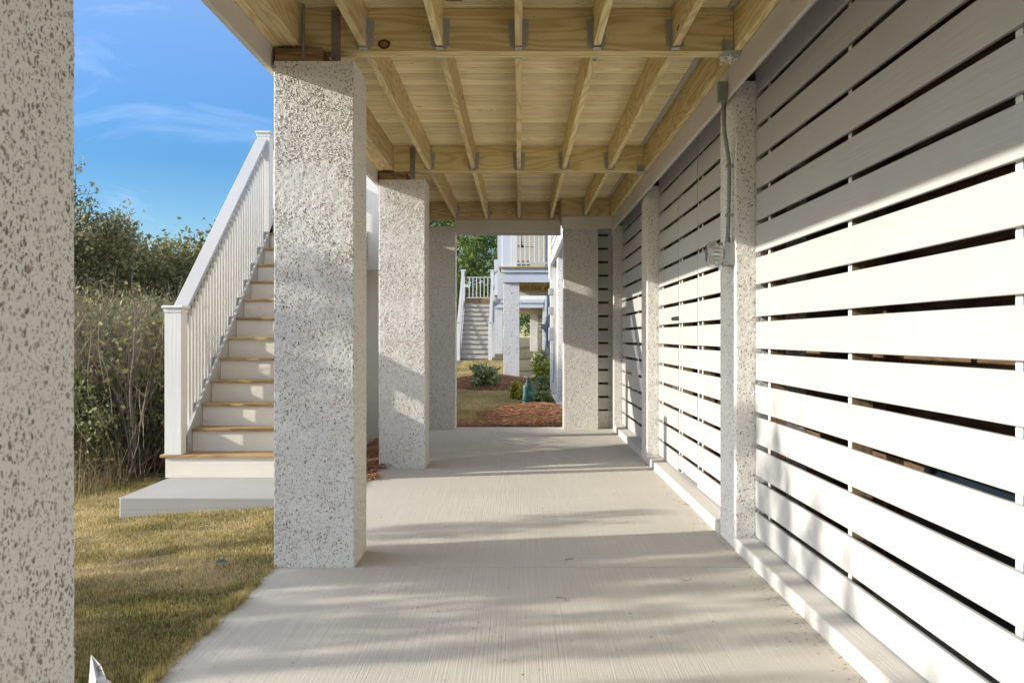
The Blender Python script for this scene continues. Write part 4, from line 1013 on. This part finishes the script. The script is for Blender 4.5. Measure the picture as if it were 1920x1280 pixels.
# dry reeds and low undergrowth
def s_reed(R_):
    y = 7.4 + 7 * R_.rand(); px = 60 + 480 * R_.rand(); x = (px - 974) * y / F
    if x > -3.75 + 0.15 * R_.rand(): return None
    if x > -3.4 - 0.0 and y < 12: return None
    return (x, y, gz(x, y) - 0.02)
tag(blades('undergrowth', 7000, s_reed, 0.12, 0.6, 0.0035, M['reed'], lean=0.55), kind='stuff')
R_ = np.random.RandomState(3); PP = []
for _ in range(26000):
    y = 9.5 + 11 * R_.rand(); px = 40 + 520 * R_.rand(); x = (px - 974) * y / F
    z = gz(x, y) + (0.1 + min(1.3 + 0.1 * (y - 9.5), 0.30 * abs(x) + 0.15) * R_.rand() ** 1.2)
    PP.append((Vector((x, y, z)), None))
V, c_ = leaves(PP, 3, 0.05, 0.10, 4, 1.0)
tag(npmesh('undergrowth_leaves', V, 4, c_, M['leaf_brush']), kind='stuff')
# fine dead twigs woven through the thicket
mbx = MB(); rr = random.Random(12)
for _ in range(4500):
    Y = 8.6 + 8.5 * rr.random() ** 1.2; px = 70 + 300 * rr.random(); x = (px - 974) * Y / F
    if x > -3.55: continue
    z = gz(x, Y) + rr.random() ** 1.2 * min(1.8, 0.3 * abs(x))
    p = Vector((x, Y, z)); d = Vector((rr.uniform(-.6, .6), rr.uniform(-.6, .6), rr.uniform(0.1, 1.2))).normalized()
    pts = [p]
    for i in range(3):
        d = (d + Vector((rr.uniform(-.2, .2), rr.uniform(-.2, .2), rr.uniform(-.1, .25)))).normalized(); pts.append(pts[-1] + d * rr.uniform(.15, .36))
    mbx.tube(pts, [0.0034, 0.0027, 0.002, 0.0009], 3, rr.random(), cap=False)
tag(mbx.build('dead_twigs', M['brush_stem']), kind='stuff')
# distant woods closing the horizon
PP = []; R_ = np.random.RandomState(8)
for _ in range(16000):
    x = -60 + 62 * R_.rand(); y = 44 + 20 * R_.rand() if x > -20 else 25 + 0.6 * (x + 60) * 0 + 30 * R_.rand()
    top = 3.0 + 1.2 * noise.noise(Vector((x * .3, 0, 0)))
    if x > -8: continue
    PP.append((Vector((x, y, -0.5 + R_.rand() * top)), None))
V, c_ = leaves(PP, 3, 0.22, 0.3, 6, 1.0)
tag(npmesh('far_woods', V, 4, c_, M['leaf_brush']), kind='stuff')
# pines behind the neighbouring houses
GP = 'green pines behind the distant staircase'
def pine(loc, seed, height, label):
    rr = random.Random(seed); t = thing('pine_tree', label, 'tree', loc, GP); mbx = MB(); tips = []
    mbx.tube([(0, 0, -0.3), (0.1, 0, height * .5), (0.05, 0.1, height)], [0.16, 0.11, 0.03], 8)
    for i in range(int(height * 9)):
        z = rr.uniform(0.12, 1.0) * height; a = rr.uniform(0, 6.28); ln = (1.0 - z / height) * 2.2 + 0.7
        d = Vector((math.cos(a), math.sin(a), 0.25)); p = Vector((0, 0, z)); pts = [p, p + d * ln * .5, p + d * ln + Vector((0, 0, .15))]
        mbx.tube(pts, [0.03, 0.02, 0.008], 4, cap=False)
        for q in range(7): u = rr.uniform(.3, 1); tips.append((p + d * ln * u + Vector((rr.gauss(0, .16), rr.gauss(0, .16), rr.gauss(0, .12))), None))
    mbx.build('trunk', M['bark'], t).location = (0, 0, 0)
    V, c = leaves(tips, 14, 0.13, 0.17, seed, 1.0, 2.2); npmesh('crown', V, 4, c, M['leaf_pine'], t).location = (0, 0, 0)
    return t
p1 = pine((-6.5, 62, 0), 2, 12, 'tall pine just right of the shaded end pillar, behind the distant staircase')
place(p1, (-3.4, 66, 0), 1.7, 1.05, 'pine behind the top landing of the distant staircase', GP)
place(p1, (-5.0, 74, 0), 3.2, 1.15, 'pine set farthest back, filling the gap above the distant landing', GP)
place(p1, (-1.2, 78, 0), 4.4, 1.0, 'pine glimpsed through the opening under the far house', GP)
place(p1, (-8.6, 70, 0), 5.4, 1.1, 'pine partly hidden by the shaded end pillar', GP)
place(p1, (1.2, 70, 0), 0.4, 0.7, 'small pine seen past the slatted end of the far house', GP)
# garden shrubs
def shrub(px, Y, seed, h, r, n, mat, label, zoff=0.0, ls=0.05):
    rr = random.Random(seed); x = (px - 974) * Y / F; t = thing('garden_shrub', label, 'shrub', (x, Y, mound(x, Y) + zoff), 'shrubs in the mulch beds')
    mbx = MB(); tips = []
    for i in range(26):
        a = rr.uniform(0, 6.28); e = rr.uniform(0.3, 1.3); d = Vector((math.cos(a) * math.cos(e), math.sin(a) * math.cos(e), math.sin(e)))
        ln = h * rr.uniform(.6, 1.05) if e > .8 else r * rr.uniform(.7, 1.1)
        p = Vector((0, 0, -0.02)); pts = [p, p + d * ln * .5, p + d * ln + Vector((0, 0, 0.06))]
        mbx.tube(pts, [0.008, 0.005, 0.003], 4, cap=False)
        for q in range(5): tips.append((p + d * ln * rr.uniform(.4, 1.05), None))
    mbx.build('stems', M['bark'], t).location = (0, 0, 0)
    V, c = leaves(tips, n, ls, 0.05, seed, 1.0, 2.5); npmesh('foliage', V, 4, c, mat, t).location = (0, 0, 0)
shrub(907, 20.3, 5, 0.55, 0.42, 9, M['leaf_shrub'], 'broad pale green shrub in the mulch below the distant staircase')
shrub(1018, 21.5, 6, 0.62, 0.30, 9, M['leaf_yellow'], 'yellow topped bush against the corner of the white wing')
shrub(1024, 19.6, 7, 0.35, 0.25, 9, M['leaf_shrub'], 'low dark green bush under the yellow topped one')
shrub(975, 17.5, 8, 0.34, 0.18, 8, M['leaf_yellow'], 'small lime green shrub left of the teal bag')
shrub(1012, 16.6, 9, 0.24, 0.18, 7, M['leaf_shrub'], 'small dark shrub right of the teal bag')
shrub(1015, 30.0, 10, 0.5, 0.35, 8, M['leaf_shrub'], 'grey green shrub behind the yellow topped bush', zoff=0.1)
# teal bag standing on the mulch
by, bx = 14.6, (990 - 974) * 14.6 / F
bz = mound(bx, by) - 0.02
bag = MB(); rings = []
for (h_, a, b_) in ((0, 0.085, 0.05), (0.06, 0.098, 0.062), (0.18, 0.10, 0.066), (0.30, 0.095, 0.055), (0.38, 0.07, 0.035), (0.43, 0.035, 0.02), (0.47, 0.018, 0.012), (0.50, 0.006, 0.006)):
    rings.append([(bx + a * math.cos(t) * (1 + 0.12 * noise.noise(Vector((t, h_ * 9, 0)))) + 0.02 * h_, by + b_ * math.sin(t) * (1 + 0.2 * noise.noise(Vector((t, h_ * 9, 5)))), bz + h_ * 0.95) for t in [2 * math.pi * i / 22 for i in range(22)]])
loft(rings, bag); tag(bag.build('plastic_bag', M['teal'], smooth=True), 'shiny teal plastic bag standing upright on the pine straw', 'bag')

# white marker flag near the camera, lower left
fl = thing('marker_flag', 'small white plastic marker flag sticking up at the lower left corner', 'flag', ((186 - 974) * 3.05 / F, 3.05, gz(-1.45, 3.05)))
FY = 3.05
def fp(px, py, d=0.0): return ((px - 974) * (FY + d) / F, FY + d, 1.22 - (py - 632) * (FY + d) / F)
V = [fp(171, 1226), fp(186, 1262, .02), fp(199, 1272, -.01), fp(207, 1276, .015), fp(211, 1300, 0), fp(192, 1302, .03), fp(176, 1300, -.01), fp(165, 1304, .01), fp(190, 1247, -.012), fp(180, 1274, -.02)]
q = MB(); q.v = V
for f in ((0, 9, 7), (0, 8, 1), (0, 1, 9), (1, 8, 2), (1, 2, 9), (2, 3, 4), (2, 4, 9), (9, 4, 5), (9, 5, 6), (9, 6, 7)): q.face(f, .5)
o = q.build('flag_film', M['flag'], fl); o.modifiers.new('thick', 'SOLIDIFY').thickness = 0.0008
a = [fp(188 + 4 * math.cos(t), 1252 + 5 * math.sin(t), -.016) for t in [0.6 + i * 0.55 for i in range(9)]]
MB().tube(a, 0.0016, 5).build('printed_mark', M['black'], fl)
MB().tube([fp(166, 1304, .02), (fp(166, 1304, .02)[0], FY + .02, -0.05)], 0.0015, 6).build('wire', M['zinc'], fl)
# small scrap in the grass, needles on the slab
sx, sy = (415 - 974) * 4.95 / F, 4.95
mbx = MB(); n0 = 0; mbx.v = [(sx - .035, sy, gz(sx, sy) + .030), (sx + .02, sy - .02, gz(sx, sy) + .034), (sx + .04, sy + .015, gz(sx, sy) + .028), (sx - .01, sy + .03, gz(sx, sy) + .04)]; mbx.face((0, 1, 2, 3), .5)
o = mbx.build('plastic_scrap', M['teal']); o.modifiers.new('thick', 'SOLIDIFY').thickness = 0.001; tag(o, 'tiny teal plastic scrap lying in the lawn left of the thick pillar', 'scrap')
for (px, py, lab) in ((1075, 1048, 'curled brown pine needle on the joint of the concrete path'), (1275, 1085, 'short dark twig lying on the nearest slab of the path'), (1060, 1128, 'thin leaf fragment lying on the nearest slab, midway across'), (1280, 945, 'looped dry needle against the kerb below the gate')):
    Y = 1.22 * F / (py - 632); X = (px - 974) * Y / F; r_ = random.Random(px); pts = [Vector((X, Y, 0.004))]; a = r_.uniform(0, 6)
    for i in range(6): a += r_.uniform(-.2, .9); pts.append(pts[-1] + Vector((math.cos(a), math.sin(a), 0)) * 0.014 + Vector((0, 0, 0.0006)))
    tag(MB().tube(pts, 0.0016, 5).build('fallen_needle', M['straw']), lab, 'needle')

# grit, needle bits and leaf crumbs lying on the slab and along the kerb
def s_grit(R_):
    y = 3.0 + 9 * R_.rand() ** 1.4
    x = (1.23 - abs(R_.randn()) * 0.05) if R_.rand() < 0.45 else (-1.29 + 2.5 * R_.rand())
    if x > 1.233: return None
    return (x, y, 0.0015)
tag(needles('grit', 900, s_grit, 0.016, 0.0016, M['straw'], 0.002), kind='stuff')
def s_tuft(R_):
    y = 3.0 + 1.85 * R_.rand(); return (-1.32 + 0.035 * R_.rand(), y, -0.02)
tag(blades('edge_grass', 5000, s_tuft, 0.025, 0.06, 0.0028, M['grass'], green=lambda x, y, R_: R_.rand() * 0.8, lean=0.9), kind='stuff')

# ------------------------------------------------------------------ trees on the sunny side, out of frame, that dapple the light
GS = 'sunlit trees left of the frame'
sh = tree('shade_tree', (-8.6, 2.3, gz(-8.6, 2.3)), 61, 5.15, 0.05, 4, 2, 1.0, 120, 0.045, 0.05, M['leaf_oak'], 'thin crowned tree left of the camera throwing the dappled shade on the path', 'tree', GS, keep=1.0, L0=0.27, zsq=2.2, up=0.12, clumps=58, minr=0.004)
place(sh, (-9.6, 0.6, -1.0), 2.4, 1.03, 'thin crowned tree left of the lawn, throwing soft shade bars on the thick pillar', GS)
place(sh, (-8.2, -1.2, -0.8), 4.1, 0.95, 'thin crowned tree farthest back, left of the camera', GS)
tree('slim_sapling', (-8.4, 3.25, gz(-8.4, 3.25)), 77, 4.75, 0.04, 4, 2, 0.45, 150, 0.045, 0.055, M['leaf_oak'], 'slim leafy sapling left of the lawn, shading the lower half of the thick pillar', 'tree', GS, keep=1.0, L0=0.27, zsq=1.6, up=0.3, clumps=46, minr=0.004)
